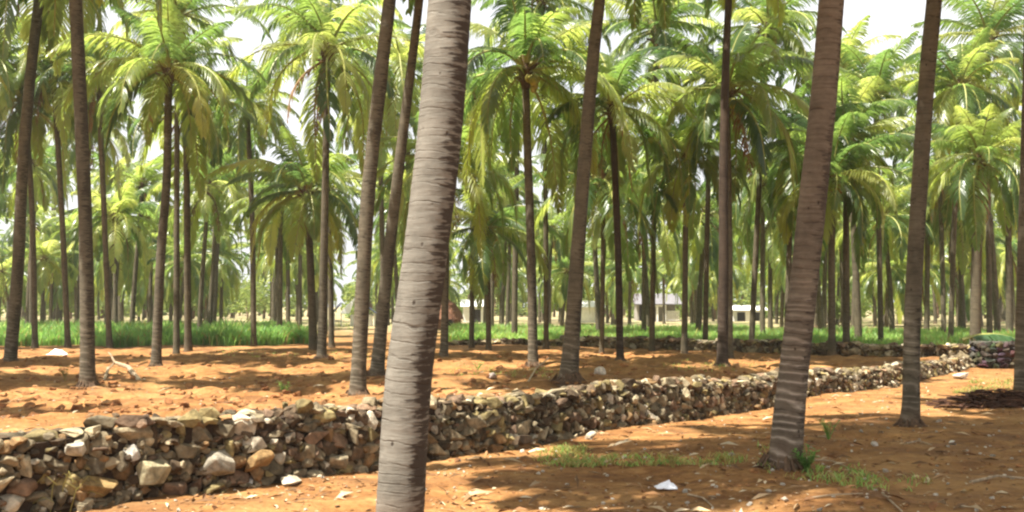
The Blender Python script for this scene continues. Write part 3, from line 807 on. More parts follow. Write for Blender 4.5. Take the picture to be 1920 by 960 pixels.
def dress_crown(root, hub, r, scale, opts):
    """a crown with every frond its own sub-part"""
    cr = link("crown", HEART_ME[r.randrange(2)], root, hub, (r.uniform(-0.08, 0.08), r.uniform(-0.08, 0.08), r.uniform(0, 6.28)), (scale,) * 3)
    for (i, v, a, s, kind) in crown_plan(r, opts.get('n', r.randint(24, 33)), opts.get('yel', False)):
        me = FR_YEL[i, v] if kind == 'yellow' else FR_ME[i, v]
        o = link("frond", me, cr, (0, 0, r.uniform(-0.15, 0.2)), (r.uniform(-0.1, 0.1), 0, a), (s, s * r.choice((-1, 1)), s))
        if kind == 'yellow': o["label"] = "yellowing older frond"
    for k in range(opts.get('dead', r.choice((1, 2, 2, 3)))):
        o = link("frond", r.choice(DEAD_ME), cr, (0, 0, -0.25), (0, 0, r.uniform(0, 6.28)), (r.uniform(0.8, 1.1),) * 3)
        o["label"] = "dead brown hanging frond"
    for k in range(opts.get('nuts', r.choice((0, 0, 1, 2)))):
        link("coconut_bunch", NUT_ME[opts.get('ripe', 0)], cr, (0, 0, -0.12), (0, 0, r.uniform(0, 6.28)), (r.uniform(0.8, 1.1),) * 3)
    if opts.get('flower') is not None:
        link("flower_spray", FLOWER_ME, cr, (0, 0, -0.1), (0, 0, opts['flower']))
    return cr

# (stem centre in the photograph from the foot up, stem width at the foot and at the top, total height if the head is above the frame, bark, crown kind, label, options)
G, RI, BR, FA = M_BARK_GREY, M_BARK_RING, M_BARK_BROWN, M_BARK_FAR
KEY = [
 ([(742, 1035), (748, 960), (762, 720), (792, 480), (818, 240), (834, 0)], 90, 88, 10.8, G, 'high', "thickest pale grey palm trunk standing closest, in front of the stone wall", {"scale": 1.35, "ly": 0.1}),  # crown out of view, enlarged and leaned to shade the right foreground
 ([(1468, 885), (1482, 750), (1503, 560), (1527, 330), (1545, 150), (1557, 0)], 56, 46, 10.0, RI, 'high', "leaning palm trunk with pale rings near its foot, on this side of the wall", {"scale": 1.3}),  # unseen crown widened for the shade it casts
 ([(1707, 802), (1712, 600), (1728, 340), (1745, 120), (1757, 0)], 32, 31, 10.6, BR, 'high', "dark slightly leaning palm trunk on this side of the wall, shaded foot", {"scale": 1.2}),  # crown above the frame scaled up to cast more shade
 ([(165, 730), (160, 480), (150, 250), (137, 0)], 28, 26, 11.0, BR, 'high', "brown palm trunk leaning left, closest one behind the wall's left end", {}),
 ([(670, 738), (678, 560), (688, 360), (712, 120), (725, 0)], 31, 28, 11.4, BR, 'high', "brown palm trunk just left of the thick grey trunk, leaning right", {}),
 ([(705, 708), (725, 520), (745, 350), (765, 190), (784, 40)], 27, 18, 11.6, BR, 'high', "slender leaning palm trunk half hidden behind the thick grey trunk", {}),
 ([(1065, 722), (1075, 600), (1086, 440), (1108, 160), (1125, 0)], 34, 24, 11.6, BR, 'high', "tall palm with flared foot right behind the middle of the wall", {}),
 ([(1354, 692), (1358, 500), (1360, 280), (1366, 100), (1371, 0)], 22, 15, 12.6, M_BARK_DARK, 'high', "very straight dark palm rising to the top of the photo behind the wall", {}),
 ([(1368, 676), (1369, 400), (1367, 170)], 14, 11, None, FA, 'frond', "slim palm close beside the very straight dark palm", {}),
 ([(18, 682), (35, 500), (44, 330), (60, 150), (78, 0)], 24, 20, 11.8, BR, 'high', "right-leaning palm trunk at the left edge in front of the crop", {}),
 ([(292, 688), (300, 480), (310, 330), (312, 130)], 20, 15, None, BR, 'frond', "full crowned palm whose foot stands beside the bent dead branch", {'dead': 1}),
 ([(353, 662), (355, 400), (356, 205)], 15, 12, None, FA, 'frond', "palm with a yellow flower spray at the top of its slim trunk", {'flower': -1.6, 'dead': 1}),
 ([(398, 622), (403, 450), (405, 250)], 16, 12, None, FA, 'frond', "palm rising out of the crop with brown dead fronds under its crown", {'dead': 4}),
 ([(226, 608), (228, 370)], 13, 11, None, FA, 'frond', "short palm in the crop with a yellowed crown low above its stem", {'dead': 0, 'yel': True}),
 ([(603, 673), (608, 500), (613, 300), (618, 100)], 19, 12, None, BR, 'frond', "tall slim palm at the right end of the left crop strip", {}),
 ([(588, 660), (582, 480), (577, 360)], 17, 13, None, FA, 'frond', "lower palm leaning left, twin of the tall slim palm at the crop's end", {'n': 34, 'dead': 1}),
 ([(1000, 685), (996, 480), (988, 250), (985, 130)], 20, 14, None, BR, 'frond', "palm with a complete drooping crown just right of the thick grey trunk", {'dead': 0, 'nuts': 1}),
 ([(1163, 677), (1158, 480), (1150, 300), (1145, 205)], 15, 13, None, M_BARK_DARK, 'frond', "palm with a reddish brown foot before the far wall", {'dead': 3}),
 ([(1128, 660), (1130, 480), (1130, 345)], 10, 9, None, FA, 'frond', "thin palm between the flared palm and the red footed palm", {}),
 ([(916, 655), (915, 520), (912, 430)], 11, 10, None, FA, 'frond', "small palm where the far wall begins, right of the thatched hut", {}),
 ([(832, 670), (835, 560), (839, 310)], 16, 13, None, BR, 'frond', "palm standing before the thatched hut beside the thick grey trunk", {'dead': 1}),
 ([(1283, 668), (1284, 480), (1285, 290)], 13, 10, None, FA, 'frond', "slim straight palm with its foot before the middle of the far wall", {}),
 ([(1560, 669), (1560, 480), (1563, 330)], 15, 13, None, FA, 'frond', "left one of two dark palms against the far wall, right of the ringed trunk", {'nuts': 2, 'ripe': 1, 'n': 34}),
 ([(1587, 664), (1589, 480), (1592, 265)], 15, 12, None, FA, 'frond', "right one of two dark palms against the far wall, with a wide crown", {'nuts': 2, 'ripe': 1, 'n': 34, 'dead': 1}),
 ([(1828, 668), (1829, 480), (1832, 300)], 22, 18, None, FA, 'frond', "thick grey palm where the two stone walls meet", {'n': 34}),
 ([(1913, 748), (1917, 580), (1924, 300), (1928, 150)], 26, 20, 10.5, BR, 'high', "shaded palm trunk cut off by the right edge of the photo", {}),
 ([(1430, 642), (1430, 480), (1431, 345)], 11, 9, None, FA, 'frond', "small palm behind the far wall just left of the ringed leaning trunk", {'dead': 2}),
 ([(1207, 637), (1207, 500), (1206, 385)], 10, 9, None, FA, 'frond', "thin palm in the crop in front of the porch house", {}),
 ([(1737, 634), (1736, 480), (1733, 360)], 11, 9, None, FA, 'frond', "thin palm in the crop just right of the dark shaded leaning trunk", {}),
 ([(1770, 639), (1770, 500), (1768, 330)], 10, 9, None, FA, 'frond', "thin palm in the crop halfway between dark leaning trunk and walls' corner", {}),
 ([(1800, 626), (1800, 500), (1803, 380)], 9, 8, None, FA, 'frond', "thin palm in the crop close left of the thick grey palm", {}),
 ([(513, 612), (514, 480), (516, 370)], 11, 10, None, FA, 'frond', "palm behind the dark end of the left crop strip", {'dead': 1}),
 ([(541, 618), (541, 480), (539, 360)], 8, 8, None, FA, 'frond', "thin palm left of the pair at the crop's end", {}),
 ([(563, 618), (563, 500), (566, 395)], 8, 8, None, FA, 'frond', "thinnest palm close left of the pair at the crop's end", {}),
 ([(1674, 641), (1668, 540), (1655, 410)], 11, 9, None, FA, 'frond', "left-leaning palm in the crop behind the far wall", {}),
 ([(1893, 642), (1888, 500), (1884, 330)], 14, 11, None, FA, 'frond', "palm behind the dark masonry block at the right", {}),
 ([(100, 600), (101, 480), (103, 340)], 10, 9, None, FA, 'frond', "thin palm behind the crop between the two leftmost trunks", {'dead': 2}),
 ([(66, 652), (60, 400), (46, 190)], 12, 10, None, FA, 'frond', "palm in the front of the crop right of the trunk at the left edge", {}),
 ([(158, 640), (162, 400), (172, 235)], 10, 9, None, FA, 'frond', "thin palm in the crop close behind the brown trunk leaning left", {}),
 ([(-30, 655), (-28, 400), (-20, 120)], 12, 10, None, FA, 'frond', "palm outside the left edge whose fronds reach into the photo", {}),
 ([(331, 668), (327, 400), (322, 25)], 13, 10, None, FA, 'frond', "very tall thin palm behind the full crowned palm, head at the photo's top edge", {}),
 ([(622, 652), (618, 400), (604, 20)], 12, 9, None, FA, 'frond', "very tall thin palm leaning left just right of the crop's end", {}),
 ([(1024, 656), (1022, 350), (1014, 5)], 11, 9, None, FA, 'frond', "very tall thin palm close right of the palm with the complete drooping crown", {}),
 ([(1474, 664), (1482, 480), (1492, 265)], 12, 10, None, FA, 'frond', "palm hidden behind the ringed leaning trunk, with fronds spreading to its left", {'nuts': 2, 'ripe': 1}),
 ([(1652, 656), (1650, 400), (1646, 175)], 11, 10, None, FA, 'frond', "palm with high bright fronds at the far wall, left of the dark shaded trunk", {}),
 ([(1222, 660), (1226, 400), (1232, 60)], 12, 9, None, FA, 'frond', "tall palm right of the red footed palm, its head near the top of the photo", {'dead': 2}),
 ([(1408, 662), (1424, 350), (1442, 50)], 12, 9, None, FA, 'frond', "tall palm leaning right between the very straight palm and the ringed trunk", {}),
 ([(128, 652), (120, 400), (108, 140)], 12, 10, None, FA, 'frond', "tall palm leaning left in the front of the crop beside the brown trunk", {}),
 ([(476, 650), (470, 400), (458, 195)], 12, 10, None, FA, 'frond', "palm at the gap in the crop left of the shaded crop end", {'dead': 2}),
 ([(884, 652), (887, 400), (893, 185)], 11, 10, None, FA, 'frond', "palm in front of the thatched hut's right side, bright arching crown", {}),
 ([(1856, 652), (1858, 400), (1864, 70)], 12, 10, None, FA, 'frond', "tall palm rising straight behind the corner where the walls meet", {}),
 ([(1782, 656), (1788, 400), (1797, 165)], 11, 10, None, FA, 'frond', "tall palm at the right behind the far wall, right-leaning", {}),
 ([(206, 652), (200, 400), (194, 150)], 12, 10, None, FA, 'frond', "tall palm in the crop between the brown trunk and the full crowned palm", {}),
 ([(1322, 658), (1326, 400), (1333, 150)], 11, 10, None, FA, 'frond', "tall palm before the far wall close left of the very straight palm", {}),
 ([(766, 656), (770, 400), (752, 130)], 11, 10, None, FA, 'frond', "palm hidden behind the thick grey trunk, leaves showing on its left", {}),
]
key_feet = []
for (path, w0, w1, H, bk, kind, label, opts) in KEY:
    if kind == 'none': continue
    base = gpt(*path[0]); Yd = base.y
    pts = [at_depth(px, py, Yd) for px, py in path[0:]]
    pts[0] = base.copy()
    rad = list(np.linspace(w0, w1, len(pts)) * Yd / F / 2 * (1.0 if Yd < 11 else 0.92))
    r = random.Random(int(path[0][0] * 7 + path[0][1]))
    if H:
        d = (pts[-1] - pts[-2]); d = d / d.z
        z0 = pts[-1].z; k = 0
        while pts[-1].z < H - 0.01:
            st = min(1.2, H - pts[-1].z); d = Vector((d.x * (0.97 if "ly" in opts else 0.85), d.y, 1))
            pts.append(pts[-1] + d * st); rad.append(rad[-1] * 0.97)
    # a little lean in depth so the stems are not all in one plane
    ly = opts.get("ly", r.uniform(-0.05, 0.05))
    pts = [Vector((p.x, p.y + ly * p.z * (0 if i == 0 else 1), p.z)) for i, p in enumerate(pts)]
    root = link("palm_tree", None, None, base)
    tag(root, label, "palm tree", PALM_G)
    loc = [p - base for p in pts]; loc[0] = Vector((0, 0, -0.12))
    near = Yd < 11; mid = Yd < 32
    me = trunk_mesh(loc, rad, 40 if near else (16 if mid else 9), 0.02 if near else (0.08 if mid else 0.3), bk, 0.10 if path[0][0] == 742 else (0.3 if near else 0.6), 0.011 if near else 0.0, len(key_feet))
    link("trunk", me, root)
    hub = loc[-1]
    if Yd < 31 and path[0][1] < 1000:
        k_ = rad[0] * r.uniform(1.0, 1.2)
        link("root_mat", ROOT_ME[len(key_feet) % 3], root, (0, 0, 0), (0, 0, r.uniform(0, 6.28)), (k_, k_, k_))
    if kind == 'high':
        link("crown", HIGH_CROWN[len(key_feet) % 3], root, hub, (0, 0, r.uniform(0, 6.28)), (opts.get("scale", 1.0),) * 3)
    else:
        sc = opts.get('scale', r.uniform(0.82, 1.06))
        dress_crown(root, hub, r, sc, opts)
    key_feet.append((base.x, Yd, path[0][0], label))

# ------------------------------------------------------------------ palms of the far rows
FAR_TRUNK = []
for k in range(6):
    r = random.Random(900 + k); bx, by = r.uniform(-0.5, 0.5), r.uniform(-0.3, 0.3)
    FAR_TRUNK.append((trunk_mesh([(0, 0, -0.15), (bx * 0.2, by * 0.2, 2), (bx * 0.6, by * 0.6, 4.5), (bx, by, 7.0)], [0.15, 0.135, 0.12, 0.10], 8, 0.35, M_BARK_FAR, 0.3, 0, k), Vector((bx, by, 7.0))))
far_list = []
rg = random.Random(2024)
yy = 37.0; row = 0
while yy < 120:
    half = yy * 0.525 + 2
    xx = -half + (row % 2) * 3.3
    while xx < half:
        x = xx + rg.uniform(-1.3, 1.3); y = yy + rg.uniform(-1.6, 1.6)
        px, py = to_px((x, y, 0))
        ok = all((x - kx) ** 2 + (y - ky) ** 2 > 9 for kx, ky, _, _ in key_feet)
        # an open place behind the left crop and the lane to the houses
        if 415 < px < 500 and y > 60: ok = False
        if y > 70 and (625 < px < 705 or 1085 < px < 1115) and rg.random() < 0.8: ok = False
        if y > 48 and 842 < px < 870: ok = False
        if any(a < px < b for a, b in ((872, 912), (1083, 1120), (1196, 1272), (1374, 1424), (626, 664))) and rg.random() < (0.95 if px < 665 else 0.82): ok = False
        if y < 50 and any(abs(px - kp) < 14 for _, _, kp, _ in key_feet): ok = False
        if y < 41 and (px < 590 and rg.random() < 0.5): ok = False
        if ok: far_list.append((x, y, px))
        xx += 5.1
    yy += 5.0; row += 1
edge = []
for (x, y, px) in far_list: edge.append([x, y, px])
key_sorted = sorted([(k[2], k[3]) for k in key_feet])
SHORT = {742: "thick grey trunk", 1468: "ringed leaning trunk", 1707: "shaded leaning trunk", 165: "brown trunk leaning left", 670: "brown trunk by the thick grey one", 1065: "flared palm",
         1354: "very straight dark palm", 18: "trunk at the left edge", 292: "full crowned palm", 353: "palm with the yellow flowers", 603: "tall slim palm at the crop's end",
         1000: "palm with the complete crown", 1163: "red footed palm", 1283: "slim straight palm", 1587: "pair of dark palms", 398: "palm with brown dead fronds in the crop", 226: "short yellowed palm", 100: "thin palm between the two leftmost trunks", 513: "palm behind the dark crop end",
         832: "palm before the thatched hut", 916: "small palm where the far wall begins", 1207: "thin palm before the porch house", 1430: "small palm left of the ringed trunk", 1674: "left-leaning palm in the crop", 1770: "palm between dark trunk and walls' corner", 1828: "palm where the walls meet", 1913: "trunk at the right edge"}
anchors = sorted(SHORT)
ORD = ["first", "second", "third", "fourth", "fifth", "sixth", "seventh", "eighth", "ninth", "tenth", "eleventh", "twelfth", "thirteenth", "fourteenth", "fifteenth", "sixteenth", "seventeenth", "eighteenth", "nineteenth", "twentieth"]
slots = {}
for e in edge:
    a = min(anchors, key=lambda q: abs(q - e[2]))
    sd = "left" if e[2] < a else "right"
    slots.setdefault((a, sd), []).append(e)
for (a, sd), lst in slots.items():
    lst.sort(key=lambda e: abs(e[2] - a))
    for k, (x, y, px) in enumerate(lst):
        r = random.Random(int(x * 100 + y * 1000))
        where = "outermost" if False else ORD[min(k, 19)]
        dist = "mid-distance" if y < 62 else ("far" if y < 95 else "farthest-row")
        label = f"{dist} palm, {ORD[min(k, 19)]} to the {sd} of the {SHORT[a]}"
        g = float(gz(x, y)); hs = r.uniform(1.15, 1.75) if y < 50 else (r.uniform(0.9, 1.45) if y < 64 else r.uniform(0.58, 1.2))
        me, top = FAR_TRUNK[r.randrange(6)]
        root = link("palm_tree", None, None, (x, y, g), (0, 0, r.uniform(0, 6.28)))
        tag(root, label, "palm tree", PALM_G)
        link("trunk", me, root, (0, 0, 0), (0, 0, 0), (1, 1, hs))
        s = r.uniform(0.82, 1.12)
        link("crown", FAR_CROWN[r.randrange(len(FAR_CROWN))], root, (top.x, top.y, top.z * hs), (0, 0, r.uniform(0, 6.28)), (s, s, s))

# palms just beyond the frame whose shade falls into the picture
for k, (x, y) in enumerate([(-13.4, 19.3), (-13.0, 12.5), (-18, 26), (9.2, 11.0), (14.0, 20.5), (-24, 36), (20, 29)]):
    r = random.Random(k + 50)
    me, top = FAR_TRUNK[k % 6]
    root = link("palm_tree", None, None, (x, y, float(gz(x, y))), (0, 0, r.uniform(0, 6.28)))
    tag(root, "coconut palm of the grove standing just outside the picture", "palm tree", "palms outside the picture")
    link("trunk", me, root, (0, 0, 0), (0, 0, 0), (1.1, 1.1, 1.22))
    link("crown", HIGH_CROWN[k % 3], root, (top.x * 1.1, top.y * 1.1, top.z * 1.22), (0, 0, r.uniform(0, 6.28)))

# ------------------------------------------------------------------ crops and grass
def blade(mb, r, p, h, w, lean, mat=0, tint=0.0):
    a = r.uniform(0, 6.28); d = Vector((math.cos(a), math.sin(a), 0)); b = r.uniform(0, 6.28); s = Vector((math.cos(b), math.sin(b), 0)) * w / 2
    p = Vector(p); m = p + Vector((0, 0, h * 0.6)) + d * lean * h * 0.3; t = p + Vector((0, 0, h)) + d * lean * h
    mb.add([p - s * 0.7, p + s * 0.7, m + s, m - s, t], [(0, 1, 2, 3), (3, 2, 4)], mat, tint)

def crop(name, poly, n, hmin, hmax, seed, label):
    """poly: function (u,v) -> ground point"""
    r = random.Random(seed); mb = MB()
    for k in range(n):
        q = poly(r.random(), r.random() ** 1.3)
        if q is None: continue
        x, y = q
        dens = float(vnoise(x * 0.5, y * 0.5, seed)) * 0.5 + float(vnoise(x * 1.3, y * 1.3, seed + 1)) * 0.5
        if dens < r.uniform(-0.5, -0.05): continue
        h = (hmin + (hmax - hmin) * (0.5 + 0.9 * dens)) * r.uniform(0.6, 1.2); g = float(gz(x, y)); tint = 0.2 + 0.75 * (0.5 - 0.6 * dens) + r.uniform(-0.15, 0.15)
        for j in range(5):
            blade(mb, r, (x + r.gauss(0, 0.1), y + r.gauss(0, 0.1), g - 0.02), h * r.uniform(0.6, 1.05), 0.06, r.uniform(0.1, 0.7), 1 if r.random() < 0.10 else 0, tint)
    o = link(name, mb.mesh(name, [M_GRASS, M_DRYGRASS])); tag(o, label, "crop", None, "stuff")

def polyL(u, v):
    y = 40.5 + 25 * v
    px = -60 + 655 * u
    y += 1.6 * float(vnoise(px * 0.018, 2.0, 77))
    if px > 585 - 40 * v: return None
    return ((px - 960) / F * y, y)
crop("crop", polyL, 17000, 0.35, 0.85, 31, "tall green fodder crop growing in a strip at the left")
def polyR(u, v):
    px = 846 + 1090 * u
    y0 = np.interp(px, [840, 1100, 1300, 1600, 1830, 1960], [44.5, 40.5, 37, 33.5, 32, 31.5])
    y = y0 + 0.3 + 24 * v
    return ((px - 960) / F * y, y)
crop("low_crop", polyR, 22000, 0.34, 0.62, 37, "low bright green crop growing behind the far stone wall")

def grass_patch(name, centres, n, h, seed, mats, label):
    r = random.Random(seed); mb = MB()
    for k in range(n):
        px, py, rx, ry = r.choice(centres)
        a = r.uniform(0, 6.28); q = math.sqrt(r.random())
        p = gpt(px + rx * q * math.cos(a), py + ry * q * math.sin(a))
        if float(vnoise(p.x * 3.1, p.y * 3.1, seed)) < r.uniform(-0.5, 0.5): continue
        for j in range(4):
            blade(mb, r, (p.x + r.gauss(0, 0.03), p.y + r.gauss(0, 0.03), p.z - 0.01), h * r.uniform(0.4, 1.1), 0.014, r.uniform(0.3, 1.6), 0 if r.random() < 0.4 else 1, r.random())
    tag(link(name, mb.mesh(name, mats)), label, "grass", None, "stuff")
grass_patch("grass", [(1060, 860, 60, 25), (1110, 868, 70, 18), (1200, 872, 90, 12), (1330, 872, 70, 14), (1060, 840, 40, 14)], 800, 0.075, 3, [M_GRASS, M_DRYGRASS], "sparse yellow green grass growing on the soil before the wall")
grass_patch("grass", [(1440, 868, 26, 22), (1490, 893, 50, 16), (1580, 893, 80, 20), (1650, 905, 90, 18)], 260, 0.085, 4, [M_DRYGRASS, M_GRASS], "thin dry grass around the foot of the ringed leaning trunk")
grass_patch("grass", [(1870, 722, 60, 10), (1830, 735, 40, 6)], 260, 0.10, 5, [M_GRASS, M_DRYGRASS], "short green grass at the right before the walls' meeting point")
grass_patch("grass", [(900, 700, 60, 12), (1010, 705, 60, 12), (660, 668, 50, 10), (1330, 690, 90, 10), (480, 668, 80, 6)], 700, 0.10, 6, [M_DRYGRASS, M_GRASS], "dry grass on the red field between the palms")
grass_patch("grass", [(660, 612, 60, 7), (1000, 640, 120, 3)], 500, 0.25, 8, [M_DRYGRASS, M_GRASS], "pale dry grass in the gap between the two crops")

def weed(px, py, h, n, label, mat=M_GRASS, seed=0, spread=0.7, wl=0.035):
    r = random.Random(seed + int(px)); p = gpt(px, py); stem = MB(); lv = MB()
    for k in range(n):
        a = r.uniform(0, 6.28); d = Vector((math.cos(a), math.sin(a), 0)); hh = h * r.uniform(0.55, 1)
        tip = d * spread * hh * r.uniform(0.4, 1) + Vector((0, 0, hh))
        stem.tube([(0, 0, -0.02), tip * 0.5 + Vector((0, 0, 0.1 * hh)), tip], [0.006, 0.005, 0.003], 4)
        for j in range(7):
            t = 0.35 + 0.65 * j / 6; q = tip * t + Vector((0, 0, 0.1 * hh * (1 - t)))
            b = r.uniform(0, 6.28); e = Vector((math.cos(b), math.sin(b), r.uniform(-0.1, 0.5))).normalized(); L = r.uniform(0.05, 0.09) * h / 0.25
            s = e.cross(Vector((0, 0, 1))).normalized() * wl * h / 0.25 * 0.5
            lv.add([q, q + e * L * 0.5 + s, q + e * L, q + e * L * 0.5 - s], [(0, 1, 2, 3)], 0, r.random() * 0.5)
    root = link("weed", None, None, p); tag(root, label, "plant", "weeds on the soil")
    link("stem", stem.mesh("stem", [mat]), root); link("leaves", lv.mesh("leaves", [mat]), root)
weed(1514, 893, 0.24, 14, "bushy bright green weed at the right foot of the ringed leaning trunk")
weed(1553, 828, 0.24, 7, "small upright green weed on open soil right of the ringed trunk")
weed(533, 735, 0.30, 9, "green weed standing behind the wall in the red field")
weed(895, 694, 0.28, 6, "faint green weed in the field right of the thick grey trunk")
weed(122, 715, 0.35, 8, "greyish weed just left of the brown trunk leaning left", M_DRYGRASS)
weed(1262, 885, 0.16, 6, "tiny pale weed beside the white plastic scrap", M_DRYGRASS)

# dry tangle before the wall's left end
r = random.Random(77); mb = MB(); p0 = gpt(60, 958)
for k in range(34):
    a = r.uniform(0, 6.28); q = Vector((r.gauss(0, 0.14), r.gauss(0, 0.06), -0.01)); d = Vector((math.cos(a), math.sin(a) * 0.5, 0)); h = r.uniform(0.12, 0.34)
    mb.tube([q, q + d * 0.05 + Vector((0, 0, h * 0.6)), q + d * 0.16 + Vector((0, 0, h)), q + d * 0.26 + Vector((0, 0, h * 0.75))], [0.005, 0.005, 0.004, 0.002], 4)
tag(link("dry_weed", mb.mesh("dry_weed", [M_DRYGRASS]), None, p0), "tangled dry straw-coloured weed against the foot of the wall's left end", "plant")

# ------------------------------------------------------------------ litter, pebbles, sticks
r = random.Random(12); mb = MB()
for k in range(9500):
    px = r.uniform(-100, 2020); py = 1060 - 390 * r.random() ** 0.62
    p = gpt(px, py)
    L = r.uniform(0.015, 0.075) * (1 if r.random() < 0.85 else r.uniform(2, 5)); W = min(L * r.uniform(0.15, 0.5), 0.03); a = r.uniform(0, 6.28)
    d = Vector((math.cos(a), math.sin(a), r.uniform(-0.1, 0.35))); s = Vector((-math.sin(a), math.cos(a), r.uniform(-0.3, 0.3))) * W
    c = r.choice([(0.42, 0.30, 0.17), (0.30, 0.18, 0.09), (0.52, 0.42, 0.28), (0.14, 0.075, 0.035), (0.3, 0.16, 0.07), (0.2, 0.1, 0.045)])
    q = p + Vector((0, 0, 0.008))
    mb.add([q - d * L * 0.5, q + s * 0.5 + Vector((0, 0, L * 0.12)), q + d * L * 0.5, q - s * 0.5 + Vector((0, 0, L * 0.05))], [(0, 1, 2, 3)], 0, 0, c)
tag(link("leaf_litter", mb.mesh("leaf_litter", [M_LITTER], False, True)), "scraps of dry leaf scattered over the red soil", "litter", None, "stuff")
r = random.Random(13); mb = MB()
for k in range(2300):
    px = r.uniform(-100, 2020); py = 1060 - 380 * r.random() ** 0.6
    p = gpt(px, py); s = r.uniform(0.012, 0.035) * (1 if r.random() < 0.93 else 1.9)
    c = r.choice([(0.45, 0.40, 0.32), (0.34, 0.16, 0.06), (0.30, 0.14, 0.05), (0.55, 0.48, 0.38), (0.26, 0.12, 0.05), (0.36, 0.2, 0.09)])
    put_stone(mb, r, p + Vector((0, 0, s * 0.2)), (s * 1.4, s, s * 0.8), r.uniform(0, 6), 0.4, c)
tag(link("gravel", mb.mesh("gravel", [M_STONE], False, True)), "pebbles and clods scattered over the red soil", "gravel", None, "stuff")
r = random.Random(14); mb = MB()
for k in range(1500):      # ploughed clods between the wall and the crop
    px = r.uniform(-60, 1500); py = r.uniform(662, 790)
    p = gpt(px, py)
    if p.y < np.interp(p.x, _wx, _wy) + 1.0: continue
    s = r.uniform(0.05, 0.15)
    put_stone(mb, r, p + Vector((0, 0, s * 0.1)), (s * 1.5, s * 1.1, s * 0.8), r.uniform(0, 6), 0.4, r.choice([(0.30, 0.13, 0.045), (0.24, 0.10, 0.035), (0.36, 0.18, 0.07)]))
tag(link("clods", mb.mesh("clods", [M_STONE], False, True)), "clods of ploughed red earth in the field behind the wall", "soil", None, "stuff")

def loose(px, py, dims, col, label, seed):
    r = random.Random(seed); mb = MB(); put_stone(mb, r, (0, 0, dims[2] * 0.35), dims, 0, 0.2, col)
    tag(link("loose_stone", mb.mesh("loose_stone", [M_STONE], True, True), None, gpt(px, py), (0, 0, r.uniform(0, 6))), label, "stone", "loose stones on the soil")
loose(1125, 706, (0.32, 0.28, 0.24), (0.6, 0.5, 0.4), "cream stone in the field right behind the flared palm", 1)
loose(925, 713, (0.22, 0.2, 0.14), (0.45, 0.36, 0.3), "pinkish grey stone on the field left of the flared palm", 2)
loose(1106, 822, (0.13, 0.12, 0.12), (0.6, 0.52, 0.38), "small cream stone at the foot of the wall near the grass", 3)
loose(470, 910, (0.22, 0.16, 0.11), (0.62, 0.58, 0.5), "white stone chunk fallen at the wall's foot left of the thick trunk", 4)
loose(545, 908, (0.34, 0.18, 0.07), (0.45, 0.38, 0.27), "flat tan stone half sunk before the wall", 5)
loose(1800, 712, (0.4, 0.3, 0.14), (0.6, 0.52, 0.42), "pale flat stone on the path near the wall's right end", 6)
loose(1640, 845, (0.09, 0.07, 0.06), (0.62, 0.55, 0.45), "small pale stone on shaded soil between the ringed and dark trunks", 7)
loose(1786, 832, (0.09, 0.08, 0.06), (0.65, 0.6, 0.5), "white pebble in the shade right of the dark leaning trunk", 8)

def stick(pts, rad, label, name="stick", mat=M_STICK, cat="stick"):
    P = [gpt(px, py) + Vector((0, 0, z)) for px, py, z in pts]; b = P[0].copy(); mb = MB()
    mb.tube([q - b for q in P], [rad * (1 - 0.5 * i / (len(P) - 1)) for i in range(len(P))], 6)
    tag(link(name, mb.mesh(name, [mat]), None, b), label, cat, "sticks on the ground")
stick([(1512, 948, 0.012), (1560, 943, 0.02), (1618, 938, 0.015)], 0.010, "long thin pale stick lying at the bottom right below the ringed trunk")
stick([(1655, 938, 0.02), (1668, 950, 0.015), (1692, 966, 0.012)], 0.012, "short pale stick pointing out of the bottom edge")
stick([(1290, 934, 0.012), (1318, 942, 0.02), (1338, 957, 0.012)], 0.010, "curved pale stick lying right below the white plastic scrap")
stick([(1820, 910, 0.01), (1870, 900, 0.03), (1930, 903, 0.02)], 0.016, "pale stick lying in sun at the right edge")
stick([(1700, 840, 0.01), (1722, 837, 0.03), (1748, 842, 0.01)], 0.012, "grey stick on the shaded soil before the dark leaning trunk")
stick([(1525, 868, 0.01), (1560, 871, 0.02), (1600, 882, 0.01)], 0.011, "brown stick lying beside the bushy weed")
stick([(990, 720, 0.01), (1005, 706, 0.15), (1030, 694, 0.32)], 0.022, "pale straight stick propped up in the field left of the flared palm")

# bent dead branch in the field at left
P = [gpt(195, 712), gpt(203, 700) + Vector((0, 0, 0.15)), gpt(215, 696) + Vector((0, 0, 0.22)), gpt(240, 700) + Vector((0, 0, 0.18)), gpt(262, 713) + Vector((0, 0, 0.04))]
b0 = P[0].copy(); mb = MB(); mb.tube([q - b0 for q in P], [0.03, 0.04, 0.045, 0.05, 0.055], 7)
mb.tube([P[2] - b0, P[2] - b0 + Vector((-0.15, 0.1, 0.2)), P[2] - b0 + Vector((-0.25, 0.2, 0.25))], [0.03, 0.02, 0.01], 6)
tag(link("dead_branch", mb.mesh("dead_branch", [M_STICK]), None, b0), "bent pale dead branch lying in the field behind the wall", "branch")

